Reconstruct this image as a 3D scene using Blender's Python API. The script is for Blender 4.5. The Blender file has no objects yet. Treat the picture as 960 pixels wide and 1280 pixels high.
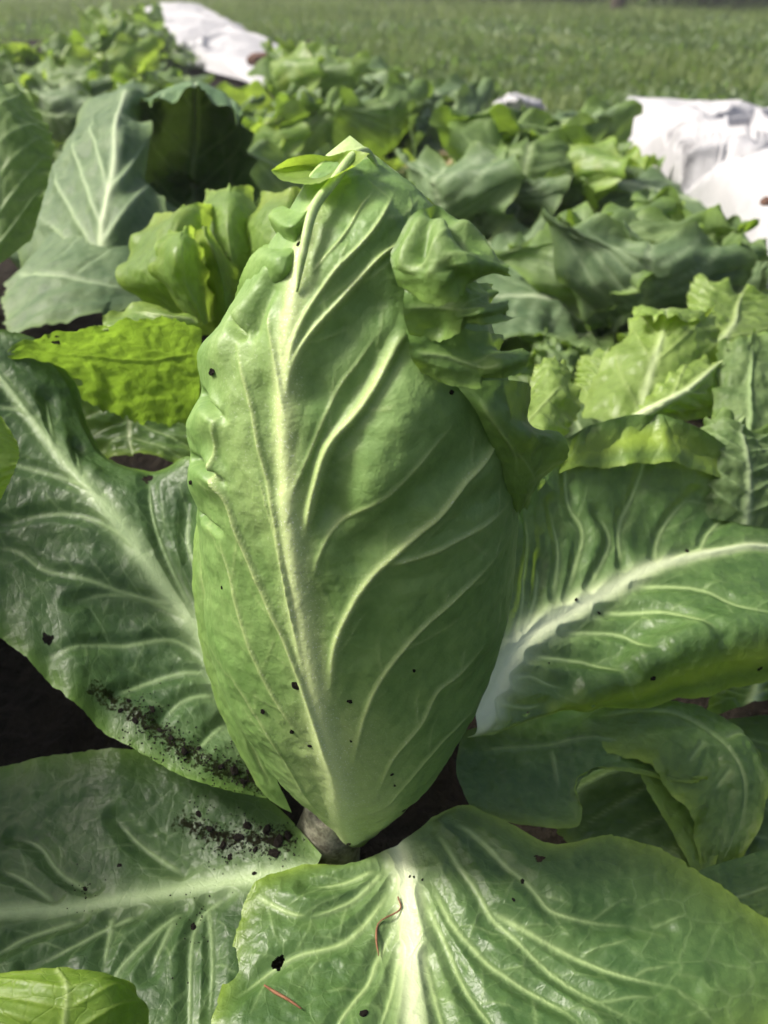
import bpy, math, random
import numpy as np
from mathutils import Vector, Matrix, Euler

# ------------------------------------------------------------------ camera, sky, sun, exposure
scene = bpy.context.scene
C = scene.collection
cam_d = bpy.data.cameras.new('camera'); cam = bpy.data.objects.new('camera', cam_d); C.objects.link(cam)
cam.location = (0, 0, 0.39)
cam.rotation_euler = (math.radians(90 - 32), 0, 0)
cam_d.sensor_fit = 'VERTICAL'; cam_d.sensor_height = 36.0; cam_d.sensor_width = 27.0
cam_d.lens = 36.0 * 1100 / 1280
cam_d.clip_start = 0.01; cam_d.clip_end = 500
cam_d.dof.use_dof = True; cam_d.dof.focus_distance = 0.335; cam_d.dof.aperture_fstop = 12
scene.camera = cam
SUN_TO = Vector((-0.70, 0.05, 0.71)).normalized()      # direction towards the sun: behind the plants, from the left
w = bpy.data.worlds.new('World'); scene.world = w; w.use_nodes = True
nt = w.node_tree; nt.nodes.clear()
sky = nt.nodes.new('ShaderNodeTexSky'); sky.sky_type = 'NISHITA'; sky.sun_disc = False
sky.sun_elevation = math.asin(SUN_TO.z); sky.sun_rotation = math.atan2(SUN_TO.x, SUN_TO.y)
sky.air_density = 0.8; sky.dust_density = 7.0; sky.ozone_density = 1.0
bg = nt.nodes.new('ShaderNodeBackground'); bg.inputs[1].default_value = 0.10
wo = nt.nodes.new('ShaderNodeOutputWorld'); nt.links.new(sky.outputs[0], bg.inputs[0]); nt.links.new(bg.outputs[0], wo.inputs[0])
sun_d = bpy.data.lights.new('sun', 'SUN'); sun_d.energy = 3.6; sun_d.angle = math.radians(14); sun_d.color = (1, .95, .86)
sun = bpy.data.objects.new('sun', sun_d); C.objects.link(sun)
sun.rotation_euler = (-SUN_TO).to_track_quat('-Z', 'Y').to_euler()
scene.view_settings.view_transform = 'Standard'; scene.view_settings.look = 'None'
scene.view_settings.exposure = 0.88; scene.view_settings.gamma = 1.0; scene.view_settings.use_curve_mapping = False
scene.render.engine = 'CYCLES'
scene.cycles.use_denoising = True; scene.cycles.max_bounces = 5; scene.cycles.diffuse_bounces = 3; scene.cycles.glossy_bounces = 1; scene.cycles.transmission_bounces = 4; scene.cycles.volume_bounces = 0
scene.cycles.sample_clamp_indirect = 4.0
scene.cycles.use_adaptive_sampling = True; scene.cycles.adaptive_threshold = 0.03

# ------------------------------------------------------------------ measured shapes (metres; leaf surfaces as control nets, veins in leaf u,v)
NETS = {
 'head': [[(-0.0189,0.2757,0.0350),(-0.0197,0.2732,0.0350),(-0.0193,0.2710,0.0350),(-0.0180,0.2691,0.0350),(-0.0159,0.2678,0.0350),(-0.0139,0.2672,0.0350),(-0.0118,0.2673,0.0350),(-0.0098,0.2679,0.0350),(-0.0078,0.2693,0.0350),(-0.0065,0.2712,0.0350),(-0.0062,0.2734,0.0350),(-0.0070,0.2757,0.0350)],[(-0.0263,0.2819,0.0508),(-0.0283,0.2755,0.0508),(-0.0272,0.2700,0.0508),(-0.0239,0.2652,0.0508),(-0.0187,0.2619,0.0508),(-0.0136,0.2605,0.0508),(-0.0083,0.2606,0.0508),(-0.0033,0.2621,0.0508),(0.0018,0.2656,0.0508),(0.0049,0.2705,0.0508),(0.0057,0.2760,0.0508),(0.0038,0.2819,0.0508)],[(-0.0350,0.2889,0.0655),(-0.0381,0.2788,0.0655),(-0.0365,0.2701,0.0655),(-0.0312,0.2625,0.0655),(-0.0230,0.2571,0.0655),(-0.0149,0.2550,0.0655),(-0.0064,0.2551,0.0655),(0.0016,0.2575,0.0655),(0.0096,0.2631,0.0655),(0.0146,0.2708,0.0655),(0.0158,0.2796,0.0655),(0.0127,0.2889,0.0655)],[(-0.0448,0.2961,0.0808),(-0.0491,0.2821,0.0808),(-0.0469,0.2700,0.0808),(-0.0395,0.2594,0.0808),(-0.0281,0.2521,0.0808),(-0.0169,0.2491,0.0808),(-0.0052,0.2493,0.0808),(0.0059,0.2526,0.0808),(0.0170,0.2603,0.0808),(0.0239,0.2710,0.0808),(0.0257,0.2832,0.0808),(0.0214,0.2961,0.0808)],[(-0.0548,0.3045,0.0995),(-0.0604,0.2864,0.0995),(-0.0575,0.2708,0.0995),(-0.0480,0.2573,0.0995),(-0.0333,0.2478,0.0995),(-0.0189,0.2440,0.0995),(-0.0039,0.2442,0.0995),(0.0104,0.2484,0.0995),(0.0247,0.2584,0.0995),(0.0336,0.2722,0.0995),(0.0358,0.2879,0.0995),(0.0303,0.3045,0.0995)],[(-0.0626,0.3110,0.1232),(-0.0692,0.2897,0.1232),(-0.0658,0.2712,0.1232),(-0.0546,0.2552,0.1232),(-0.0372,0.2440,0.1232),(-0.0202,0.2395,0.1232),(-0.0024,0.2397,0.1232),(0.0145,0.2447,0.1232),(0.0314,0.2565,0.1232),(0.0419,0.2729,0.1232),(0.0446,0.2914,0.1232),(0.0380,0.3110,0.1232)],[(-0.0668,0.3162,0.1478),(-0.0740,0.2929,0.1478),(-0.0703,0.2726,0.1478),(-0.0580,0.2550,0.1478),(-0.0390,0.2427,0.1478),(-0.0203,0.2378,0.1478),(-0.0007,0.2381,0.1478),(0.0177,0.2436,0.1478),(0.0363,0.2565,0.1478),(0.0478,0.2744,0.1478),(0.0507,0.2947,0.1478),(0.0436,0.3162,0.1478)],[(-0.0672,0.3188,0.1759),(-0.0747,0.2949,0.1759),(-0.0708,0.2742,0.1759),(-0.0583,0.2562,0.1759),(-0.0388,0.2435,0.1759),(-0.0196,0.2385,0.1759),(0.0004,0.2388,0.1759),(0.0194,0.2444,0.1759),(0.0383,0.2576,0.1759),(0.0502,0.2760,0.1759),(0.0532,0.2968,0.1759),(0.0458,0.3188,0.1759)],[(-0.0666,0.3207,0.2019),(-0.0741,0.2969,0.2019),(-0.0703,0.2763,0.2019),(-0.0578,0.2584,0.2019),(-0.0384,0.2458,0.2019),(-0.0193,0.2408,0.2019),(0.0005,0.2411,0.2019),(0.0194,0.2467,0.2019),(0.0382,0.2598,0.2019),(0.0500,0.2781,0.2019),(0.0529,0.2988,0.2019),(0.0457,0.3207,0.2019)],[(-0.0655,0.3209,0.2267),(-0.0727,0.2979,0.2267),(-0.0690,0.2779,0.2267),(-0.0569,0.2605,0.2267),(-0.0381,0.2483,0.2267),(-0.0196,0.2435,0.2267),(-0.0003,0.2438,0.2267),(0.0179,0.2492,0.2267),(0.0362,0.2619,0.2267),(0.0476,0.2796,0.2267),(0.0505,0.2997,0.2267),(0.0434,0.3209,0.2267)],[(-0.0615,0.3193,0.2503),(-0.0682,0.2977,0.2503),(-0.0648,0.2790,0.2503),(-0.0535,0.2628,0.2503),(-0.0359,0.2515,0.2503),(-0.0187,0.2469,0.2503),(-0.0006,0.2472,0.2503),(0.0164,0.2522,0.2503),(0.0335,0.2641,0.2503),(0.0442,0.2807,0.2503),(0.0469,0.2995,0.2503),(0.0402,0.3193,0.2503)],[(-0.0553,0.3167,0.2722),(-0.0613,0.2975,0.2722),(-0.0582,0.2809,0.2722),(-0.0481,0.2664,0.2722),(-0.0325,0.2563,0.2722),(-0.0171,0.2523,0.2722),(-0.0011,0.2525,0.2722),(0.0141,0.2570,0.2722),(0.0294,0.2676,0.2722),(0.0389,0.2824,0.2722),(0.0413,0.2991,0.2722),(0.0354,0.3167,0.2722)],[(-0.0471,0.3135,0.2926),(-0.0521,0.2973,0.2926),(-0.0495,0.2832,0.2926),(-0.0410,0.2710,0.2926),(-0.0278,0.2625,0.2926),(-0.0148,0.2591,0.2926),(-0.0013,0.2593,0.2926),(0.0116,0.2631,0.2926),(0.0244,0.2720,0.2926),(0.0324,0.2845,0.2926),(0.0344,0.2986,0.2926),(0.0295,0.3135,0.2926)],[(-0.0370,0.3108,0.3087),(-0.0410,0.2980,0.3087),(-0.0390,0.2869,0.3087),(-0.0323,0.2773,0.3087),(-0.0218,0.2706,0.3087),(-0.0116,0.2679,0.3087),(-0.0009,0.2680,0.3087),(0.0092,0.2710,0.3087),(0.0194,0.2781,0.3087),(0.0257,0.2879,0.3087),(0.0273,0.2991,0.3087),(0.0234,0.3108,0.3087)],[(-0.0299,0.3104,0.3205),(-0.0329,0.3008,0.3205),(-0.0314,0.2924,0.3205),(-0.0263,0.2851,0.3205),(-0.0185,0.2800,0.3205),(-0.0107,0.2780,0.3205),(-0.0027,0.2781,0.3205),(0.0050,0.2804,0.3205),(0.0126,0.2857,0.3205),(0.0174,0.2931,0.3205),(0.0186,0.3015,0.3205),(0.0156,0.3104,0.3205)],[(-0.0243,0.3116,0.3296),(-0.0262,0.3055,0.3296),(-0.0252,0.3002,0.3296),(-0.0220,0.2956,0.3296),(-0.0170,0.2923,0.3296),(-0.0121,0.2910,0.3296),(-0.0069,0.2911,0.3296),(-0.0021,0.2926,0.3296),(0.0028,0.2959,0.3296),(0.0058,0.3006,0.3296),(0.0066,0.3060,0.3296),(0.0047,0.3116,0.3296)],[(-0.0189,0.3155,0.3349),(-0.0199,0.3123,0.3349),(-0.0194,0.3095,0.3349),(-0.0177,0.3071,0.3349),(-0.0151,0.3054,0.3349),(-0.0125,0.3047,0.3349),(-0.0099,0.3048,0.3349),(-0.0073,0.3055,0.3349),(-0.0048,0.3073,0.3349),(-0.0032,0.3097,0.3349),(-0.0028,0.3125,0.3349),(-0.0038,0.3155,0.3349)]],
 'wrap_left': [[(-0.0423,0.2700,0.0587),(-0.0497,0.2720,0.0617),(-0.0572,0.2780,0.0639)],[(-0.0506,0.2680,0.0951),(-0.0621,0.2720,0.1007),(-0.0714,0.2850,0.0980)],[(-0.0544,0.2660,0.1436),(-0.0656,0.2720,0.1381),(-0.0778,0.2880,0.1270)],[(-0.0551,0.2660,0.1805),(-0.0661,0.2720,0.1718),(-0.0788,0.2900,0.1582)],[(-0.0562,0.2680,0.2051),(-0.0663,0.2740,0.1973),(-0.0781,0.2920,0.1846)],[(-0.0566,0.2750,0.2182),(-0.0648,0.2820,0.2152),(-0.0731,0.2960,0.2095)]],
 'flap_a': [[(0.0028,0.2620,0.3164),(0.0076,0.2650,0.3234),(0.0133,0.2700,0.3280),(0.0179,0.2770,0.3252),(0.0224,0.2860,0.3183)],[(0.0033,0.2580,0.3138),(0.0097,0.2550,0.3198),(0.0175,0.2560,0.3229),(0.0259,0.2620,0.3200),(0.0326,0.2710,0.3142)],[(0.0040,0.2560,0.3113),(0.0120,0.2470,0.3143),(0.0199,0.2430,0.3189),(0.0275,0.2480,0.3188),(0.0362,0.2590,0.3133)],[(0.0052,0.2570,0.3086),(0.0134,0.2490,0.3071),(0.0211,0.2470,0.3092),(0.0278,0.2510,0.3105),(0.0356,0.2600,0.3103)]],
 'flap_b': [[(0.0063,0.2620,0.3083),(0.0156,0.2600,0.3089),(0.0241,0.2620,0.3087),(0.0309,0.2680,0.3064),(0.0344,0.2760,0.3029)],[(0.0058,0.2570,0.3035),(0.0156,0.2570,0.3030),(0.0231,0.2530,0.3048),(0.0295,0.2560,0.3053),(0.0347,0.2660,0.3010)],[(0.0063,0.2560,0.2979),(0.0165,0.2560,0.2971),(0.0222,0.2460,0.3029),(0.0288,0.2440,0.3055),(0.0374,0.2560,0.3014)],[(0.0083,0.2570,0.2919),(0.0176,0.2560,0.2918),(0.0231,0.2480,0.2978),(0.0285,0.2430,0.3011),(0.0389,0.2550,0.2992)]],
 'flap_c': [[(0.0069,0.2600,0.2969),(0.0172,0.2600,0.2959),(0.0259,0.2600,0.2944),(0.0334,0.2660,0.2911),(0.0392,0.2780,0.2850)],[(0.0078,0.2540,0.2928),(0.0176,0.2550,0.2906),(0.0276,0.2560,0.2882),(0.0340,0.2600,0.2876),(0.0405,0.2700,0.2831)],[(0.0083,0.2520,0.2872),(0.0186,0.2510,0.2850),(0.0296,0.2530,0.2831),(0.0363,0.2500,0.2875),(0.0452,0.2600,0.2844)],[(0.0114,0.2530,0.2799),(0.0198,0.2520,0.2787),(0.0304,0.2540,0.2789),(0.0371,0.2490,0.2816),(0.0475,0.2590,0.2805)]],
 'flap_d': [[(0.0205,0.2620,0.2776),(0.0308,0.2620,0.2762),(0.0391,0.2660,0.2745),(0.0471,0.2740,0.2702),(0.0515,0.2840,0.2637)],[(0.0290,0.2590,0.2678),(0.0355,0.2570,0.2670),(0.0421,0.2620,0.2635),(0.0489,0.2700,0.2581),(0.0542,0.2800,0.2517)],[(0.0355,0.2630,0.2526),(0.0428,0.2610,0.2522),(0.0490,0.2630,0.2523),(0.0562,0.2700,0.2505),(0.0620,0.2800,0.2447)],[(0.0418,0.2700,0.2363),(0.0469,0.2700,0.2353),(0.0519,0.2720,0.2335),(0.0576,0.2780,0.2307),(0.0627,0.2860,0.2275)],[(0.0488,0.2810,0.2144),(0.0507,0.2810,0.2137),(0.0521,0.2820,0.2127),(0.0533,0.2840,0.2118),(0.0544,0.2870,0.2114)]],
 'pleat': [[(-0.0567,0.3120,0.2829),(-0.0455,0.3000,0.2876),(-0.0369,0.2900,0.2913),(-0.0302,0.2840,0.2939)],[(-0.0496,0.3000,0.2978),(-0.0395,0.2820,0.3020),(-0.0325,0.2720,0.3056),(-0.0275,0.2750,0.3057)],[(-0.0434,0.2960,0.3080),(-0.0351,0.2760,0.3115),(-0.0305,0.2730,0.3124),(-0.0261,0.2770,0.3117)],[(-0.0364,0.3020,0.3101),(-0.0321,0.2880,0.3128),(-0.0284,0.2790,0.3149),(-0.0252,0.2810,0.3156)],[(-0.0380,0.2980,0.3190),(-0.0319,0.2800,0.3206),(-0.0275,0.2760,0.3211),(-0.0237,0.2830,0.3206)],[(-0.0343,0.3040,0.3207),(-0.0294,0.2920,0.3219),(-0.0256,0.2840,0.3238),(-0.0223,0.2870,0.3240)]],
 'tip_curl': [[(-0.0045,0.2920,0.3394),(-0.0070,0.2900,0.3378),(-0.0084,0.2880,0.3373),(-0.0103,0.2860,0.3372)],[(-0.0102,0.2980,0.3395),(-0.0129,0.3000,0.3348),(-0.0151,0.2920,0.3332),(-0.0175,0.2800,0.3337)],[(-0.0178,0.3060,0.3364),(-0.0202,0.3120,0.3313),(-0.0210,0.2960,0.3309),(-0.0227,0.2840,0.3317)],[(-0.0261,0.3120,0.3359),(-0.0286,0.3200,0.3304),(-0.0284,0.3040,0.3298),(-0.0287,0.2900,0.3309)],[(-0.0328,0.3140,0.3340),(-0.0342,0.3180,0.3302),(-0.0339,0.3060,0.3302),(-0.0334,0.2960,0.3309)],[(-0.0375,0.3060,0.3317),(-0.0372,0.3060,0.3315),(-0.0369,0.3050,0.3314),(-0.0365,0.3040,0.3313)]],
 'behind_top': [[(0.0000,0.3000,0.3236),(0.0078,0.2970,0.3230),(0.0187,0.2940,0.3204)],[(0.0011,0.3100,0.3271),(0.0085,0.3050,0.3251),(0.0179,0.2980,0.3210)],[(0.0016,0.3160,0.3295),(0.0095,0.3120,0.3257),(0.0176,0.3020,0.3211)]],
 'left_leaf': [[(-0.0500,0.2750,0.0608),(-0.0523,0.2800,0.0632),(-0.0551,0.2900,0.0654),(-0.0578,0.3000,0.0709),(-0.0585,0.3100,0.0768)],[(-0.0807,0.2700,0.0775),(-0.0840,0.3000,0.0842),(-0.0813,0.3300,0.0949),(-0.0815,0.3500,0.1244),(-0.0818,0.3700,0.1541)],[(-0.1158,0.2850,0.0827),(-0.1195,0.3250,0.0968),(-0.1122,0.3600,0.1194),(-0.1051,0.3900,0.1413),(-0.0994,0.4100,0.1677)],[(-0.1466,0.3000,0.0997),(-0.1556,0.3500,0.1219),(-0.1442,0.3900,0.1463),(-0.1345,0.4050,0.1520),(-0.1284,0.4200,0.1559)],[(-0.1745,0.3200,0.1114),(-0.1898,0.3700,0.1347),(-0.1771,0.4200,0.1657),(-0.1680,0.4300,0.1604),(-0.1615,0.4400,0.1576)],[(-0.2004,0.3350,0.1261),(-0.2175,0.3850,0.1543),(-0.2100,0.4500,0.1922),(-0.1934,0.4600,0.1927),(-0.1759,0.4650,0.1856)],[(-0.2327,0.3700,0.1493),(-0.2409,0.4050,0.1761),(-0.2348,0.4650,0.2144),(-0.2207,0.4750,0.2153),(-0.1992,0.4750,0.2106)]],
 'right_leaf': [[(0.0440,0.3350,0.1112),(0.0435,0.3350,0.1061),(0.0428,0.3200,0.0936),(0.0419,0.3050,0.0871),(0.0416,0.3000,0.0842),(0.0398,0.2980,0.0810),(0.0386,0.2970,0.0794)],[(0.0734,0.4050,0.1318),(0.0745,0.4100,0.1359),(0.0701,0.3760,0.1100),(0.0651,0.3420,0.0923),(0.0612,0.3200,0.0830),(0.0571,0.3100,0.0740),(0.0545,0.3060,0.0716)],[(0.1006,0.4380,0.1422),(0.0992,0.4520,0.1513),(0.0974,0.4200,0.1222),(0.0940,0.3680,0.0920),(0.0856,0.3360,0.0815),(0.0847,0.3250,0.0728),(0.0847,0.3220,0.0685)],[(0.1341,0.4450,0.1419),(0.1382,0.4720,0.1626),(0.1337,0.4450,0.1285),(0.1243,0.3900,0.0929),(0.1204,0.3550,0.0810),(0.1203,0.3360,0.0810),(0.1265,0.3360,0.0580)],[(0.1719,0.4500,0.1407),(0.1758,0.4700,0.1610),(0.1717,0.4500,0.1201),(0.1600,0.4100,0.0971),(0.1585,0.3700,0.0931),(0.1559,0.3460,0.0963),(0.1662,0.3410,0.0623)],[(0.2267,0.4650,0.1111),(0.2233,0.4800,0.1281),(0.2219,0.4600,0.1026),(0.2129,0.4300,0.0962),(0.2067,0.3900,0.0913),(0.1988,0.3580,0.0943),(0.2085,0.3520,0.0662)],[(0.2703,0.4650,0.0754),(0.2727,0.4800,0.0901),(0.2709,0.4600,0.0848),(0.2629,0.4400,0.0835),(0.2594,0.4100,0.0846),(0.2540,0.3850,0.0811),(0.2520,0.3750,0.0722)]],
 'bottom_leaf': [[(-0.0147,0.2560,0.0391),(-0.0037,0.2580,0.0409),(0.0074,0.2620,0.0436),(0.0148,0.2660,0.0497),(0.0222,0.2700,0.0548)],[(-0.0396,0.2560,0.0391),(-0.0143,0.2470,0.0412),(0.0104,0.2450,0.0412),(0.0263,0.2620,0.0521),(0.0418,0.2760,0.0563)],[(-0.0598,0.2430,0.0401),(-0.0242,0.2290,0.0391),(0.0110,0.2250,0.0395),(0.0420,0.2400,0.0483),(0.0758,0.2580,0.0534)],[(-0.0653,0.2180,0.0333),(-0.0282,0.2100,0.0362),(0.0115,0.2070,0.0372),(0.0570,0.2240,0.0439),(0.1090,0.2630,0.0519)],[(-0.0687,0.1870,0.0354),(-0.0296,0.1840,0.0383),(0.0115,0.1830,0.0402),(0.0689,0.2060,0.0389),(0.1370,0.2500,0.0495)],[(-0.0697,0.1670,0.0285),(-0.0296,0.1630,0.0371),(0.0118,0.1630,0.0401),(0.0841,0.1840,0.0383),(0.1673,0.2300,0.0375)],[(-0.0532,0.1520,0.0197),(-0.0233,0.1500,0.0245),(0.0143,0.1480,0.0325),(0.1051,0.1640,0.0290),(0.2021,0.2020,0.0254)]],
 'low_left_leaf': [[(-0.0346,0.2460,0.0281),(-0.0336,0.2490,0.0314),(-0.0322,0.2530,0.0357),(-0.0302,0.2580,0.0375),(-0.0289,0.2620,0.0390)],[(-0.0558,0.2000,0.0290),(-0.0559,0.2230,0.0311),(-0.0567,0.2520,0.0342),(-0.0558,0.2700,0.0389),(-0.0551,0.2880,0.0453)],[(-0.0776,0.1760,0.0276),(-0.0807,0.2120,0.0316),(-0.0861,0.2500,0.0300),(-0.0887,0.2800,0.0377),(-0.0896,0.3050,0.0515)],[(-0.1084,0.1740,0.0257),(-0.1103,0.2090,0.0309),(-0.1194,0.2440,0.0293),(-0.1272,0.2810,0.0394),(-0.1326,0.3120,0.0553)],[(-0.1427,0.1760,0.0276),(-0.1477,0.2100,0.0292),(-0.1503,0.2390,0.0297),(-0.1608,0.2760,0.0370),(-0.1675,0.3080,0.0550)],[(-0.1769,0.1810,0.0353),(-0.1862,0.2080,0.0326),(-0.1908,0.2360,0.0342),(-0.2000,0.2700,0.0389),(-0.2042,0.2980,0.0519)]],
 'near_tip': [[(-0.1732,0.1500,0.0307),(-0.1347,0.1400,0.0547),(-0.1081,0.1370,0.0618),(-0.0880,0.1400,0.0603),(-0.0707,0.1500,0.0427)],[(-0.1634,0.1600,0.0712),(-0.1272,0.1500,0.0912),(-0.1018,0.1470,0.0971),(-0.0849,0.1500,0.0961),(-0.0768,0.1580,0.0778)],[(-0.1552,0.1660,0.0904),(-0.1254,0.1600,0.1036),(-0.1015,0.1580,0.1095),(-0.0870,0.1600,0.1069),(-0.0813,0.1640,0.0901)],[(-0.1470,0.1700,0.0969),(-0.1273,0.1680,0.1027),(-0.1088,0.1670,0.1063),(-0.0962,0.1680,0.1041),(-0.0870,0.1690,0.0958)]],
 'right_under': [[(0.0377,0.3120,0.0665),(0.0578,0.3280,0.0574),(0.0848,0.3400,0.0541),(0.1212,0.3500,0.0519),(0.1566,0.3500,0.0472),(0.1819,0.3300,0.0299)],[(0.0349,0.2960,0.0587),(0.0593,0.3030,0.0537),(0.0842,0.3080,0.0511),(0.1102,0.3180,0.0517),(0.1447,0.3200,0.0438),(0.1718,0.3090,0.0353)],[(0.0381,0.2850,0.0545),(0.0610,0.2830,0.0513),(0.0845,0.2850,0.0489),(0.1008,0.3000,0.0497),(0.1289,0.3080,0.0470),(0.1620,0.3060,0.0388)],[(0.0415,0.2780,0.0517),(0.0638,0.2720,0.0466),(0.0908,0.2720,0.0466),(0.0969,0.2950,0.0514),(0.1193,0.3030,0.0497),(0.1568,0.3030,0.0404)]],
 'right_arch': [[(0.0850,0.3120,0.0495),(0.1014,0.3280,0.0557),(0.1137,0.3380,0.0566),(0.1252,0.3420,0.0562),(0.1374,0.3450,0.0509)],[(0.1206,0.3100,0.0517),(0.1366,0.3300,0.0537),(0.1517,0.3400,0.0546),(0.1657,0.3440,0.0542),(0.1781,0.3430,0.0482)],[(0.1410,0.2980,0.0422),(0.1603,0.3180,0.0459),(0.1754,0.3280,0.0482),(0.1887,0.3300,0.0478),(0.1966,0.3260,0.0432)],[(0.1509,0.2880,0.0306),(0.1682,0.3040,0.0352),(0.1810,0.3100,0.0419),(0.1913,0.3120,0.0408),(0.1949,0.3080,0.0365)],[(0.1537,0.2780,0.0212),(0.1664,0.2870,0.0229),(0.1770,0.2920,0.0263),(0.1849,0.2940,0.0298),(0.1896,0.2920,0.0287)],[(0.1537,0.2700,0.0125),(0.1589,0.2720,0.0109),(0.1652,0.2740,0.0119),(0.1729,0.2770,0.0140),(0.1774,0.2780,0.0163)]],
 'right_panel': [[(0.1269,0.3080,0.0464),(0.1429,0.3120,0.0420),(0.1600,0.3120,0.0378),(0.1719,0.3070,0.0316)],[(0.1336,0.2960,0.0357),(0.1496,0.3000,0.0309),(0.1628,0.3010,0.0267),(0.1713,0.2970,0.0225)],[(0.1438,0.2820,0.0233),(0.1528,0.2840,0.0207),(0.1613,0.2840,0.0176),(0.1673,0.2830,0.0158)],[(0.1495,0.2680,0.0147),(0.1528,0.2670,0.0142),(0.1570,0.2680,0.0141),(0.1600,0.2700,0.0162)]],
 'right_low': [[(0.1300,0.2520,0.0223),(0.1483,0.2640,0.0233),(0.1736,0.2720,0.0244),(0.2035,0.2800,0.0259)],[(0.1333,0.2330,0.0150),(0.1560,0.2500,0.0192),(0.1825,0.2620,0.0200),(0.2069,0.2660,0.0205)],[(0.1463,0.2160,0.0127),(0.1657,0.2330,0.0150),(0.1886,0.2450,0.0145),(0.2079,0.2480,0.0161)]],
 'right_dark': [[(0.1811,0.3600,0.0262),(0.2113,0.3700,0.0288),(0.2514,0.3800,0.0318)],[(0.1946,0.3900,0.0288),(0.2245,0.3950,0.0305),(0.2579,0.4000,0.0387)],[(0.2080,0.4200,0.0341),(0.2391,0.4250,0.0363),(0.2704,0.4300,0.0386)]],
 'pale_a': [[(-0.0858,0.6000,0.1634),(-0.0718,0.5800,0.1710),(-0.0617,0.6000,0.1634)],[(-0.0956,0.6200,0.2006),(-0.0691,0.5800,0.2155),(-0.0493,0.6000,0.2122)],[(-0.0971,0.6400,0.2291),(-0.0694,0.6000,0.2428),(-0.0447,0.6300,0.2387)],[(-0.0876,0.6600,0.2495),(-0.0647,0.6300,0.2596),(-0.0455,0.6500,0.2505)]],
 'pale_b': [[(-0.1141,0.6300,0.1521),(-0.0988,0.6100,0.1596),(-0.0900,0.6300,0.1521)],[(-0.1351,0.6500,0.2004),(-0.1065,0.6100,0.2149),(-0.0873,0.6300,0.2062)],[(-0.1433,0.6800,0.2232),(-0.1098,0.6300,0.2409),(-0.0925,0.6600,0.2315)],[(-0.1333,0.7000,0.2410),(-0.1118,0.6700,0.2530),(-0.0988,0.6900,0.2443)]],
 'pale_c': [[(-0.1429,0.6000,0.1634),(-0.1216,0.5800,0.1710),(-0.1086,0.6000,0.1634)],[(-0.1827,0.6000,0.2011),(-0.1439,0.5700,0.2159),(-0.1204,0.6000,0.2039)],[(-0.1822,0.6300,0.2165),(-0.1419,0.5900,0.2349),(-0.1234,0.6300,0.2233)],[(-0.1650,0.6600,0.2315),(-0.1375,0.6300,0.2474),(-0.1242,0.6600,0.2411)]],
 'pale_d': [[(-0.1281,0.5550,0.1886),(-0.1138,0.5350,0.1959),(-0.1128,0.5750,0.1842)],[(-0.1507,0.5650,0.2158),(-0.1219,0.5250,0.2262),(-0.1143,0.5850,0.2075)],[(-0.1485,0.5650,0.2314),(-0.1214,0.5250,0.2454),(-0.1177,0.5850,0.2257)],[(-0.1397,0.5850,0.2403),(-0.1237,0.5550,0.2514),(-0.1224,0.5850,0.2403)]],
 'pale_e': [[(-0.1176,0.5850,0.1749),(-0.1045,0.5650,0.1822),(-0.1030,0.6050,0.1705)],[(-0.1203,0.5950,0.1971),(-0.1046,0.5650,0.2084),(-0.0980,0.6050,0.1956)],[(-0.1268,0.5950,0.2219),(-0.1084,0.5650,0.2329),(-0.1062,0.6150,0.2134)],[(-0.1320,0.6150,0.2327),(-0.1190,0.5850,0.2429),(-0.1169,0.6150,0.2294)]],
 'pale_f': [[(-0.1091,0.5000,0.2051),(-0.1095,0.5000,0.2101),(-0.1122,0.5100,0.2105)],[(-0.1274,0.4900,0.2122),(-0.1292,0.5000,0.2150),(-0.1336,0.5200,0.2140)],[(-0.1488,0.4900,0.2088),(-0.1517,0.5000,0.2120),(-0.1554,0.5200,0.2140)],[(-0.1720,0.5000,0.2042),(-0.1693,0.5000,0.2086),(-0.1680,0.5100,0.2100)]],
 'yellow_leaf': [[(-0.0978,0.4520,0.2229),(-0.1014,0.4620,0.2062),(-0.1071,0.4740,0.1817),(-0.1143,0.4840,0.1509)],[(-0.1158,0.4460,0.2295),(-0.1228,0.4580,0.2124),(-0.1344,0.4740,0.1867),(-0.1463,0.4860,0.1488)],[(-0.1454,0.4460,0.2286),(-0.1534,0.4580,0.2134),(-0.1632,0.4720,0.1935),(-0.1744,0.4820,0.1615)],[(-0.1791,0.4500,0.2209),(-0.1838,0.4580,0.2101),(-0.1880,0.4660,0.1974),(-0.1906,0.4740,0.1787)],[(-0.2078,0.4580,0.2092),(-0.2087,0.4600,0.2065),(-0.2092,0.4630,0.2030),(-0.2085,0.4660,0.1989)]],
 'pale_under': [[(-0.2073,0.5200,0.1724),(-0.1611,0.5150,0.1691),(-0.1118,0.5200,0.1670)],[(-0.2006,0.5100,0.1437),(-0.1627,0.5040,0.1410),(-0.1149,0.5050,0.1377)],[(-0.1874,0.4900,0.1168),(-0.1577,0.4860,0.1288),(-0.1160,0.4860,0.1208)]],
 'right_fill': [[(0.0722,0.3482,0.0100),(0.1277,0.3553,0.0120),(0.1966,0.3721,0.0140),(0.2554,0.3786,0.0140)],[(0.0778,0.3228,0.0100),(0.1307,0.3303,0.0140),(0.1956,0.3417,0.0140),(0.2425,0.3475,0.0140)],[(0.0903,0.2937,0.0080),(0.1399,0.2989,0.0140),(0.1952,0.3039,0.0140),(0.2306,0.3089,0.0140)],[(0.1148,0.2576,0.0080),(0.1554,0.2677,0.0120),(0.1959,0.2721,0.0120),(0.2214,0.2766,0.0120)]],
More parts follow.
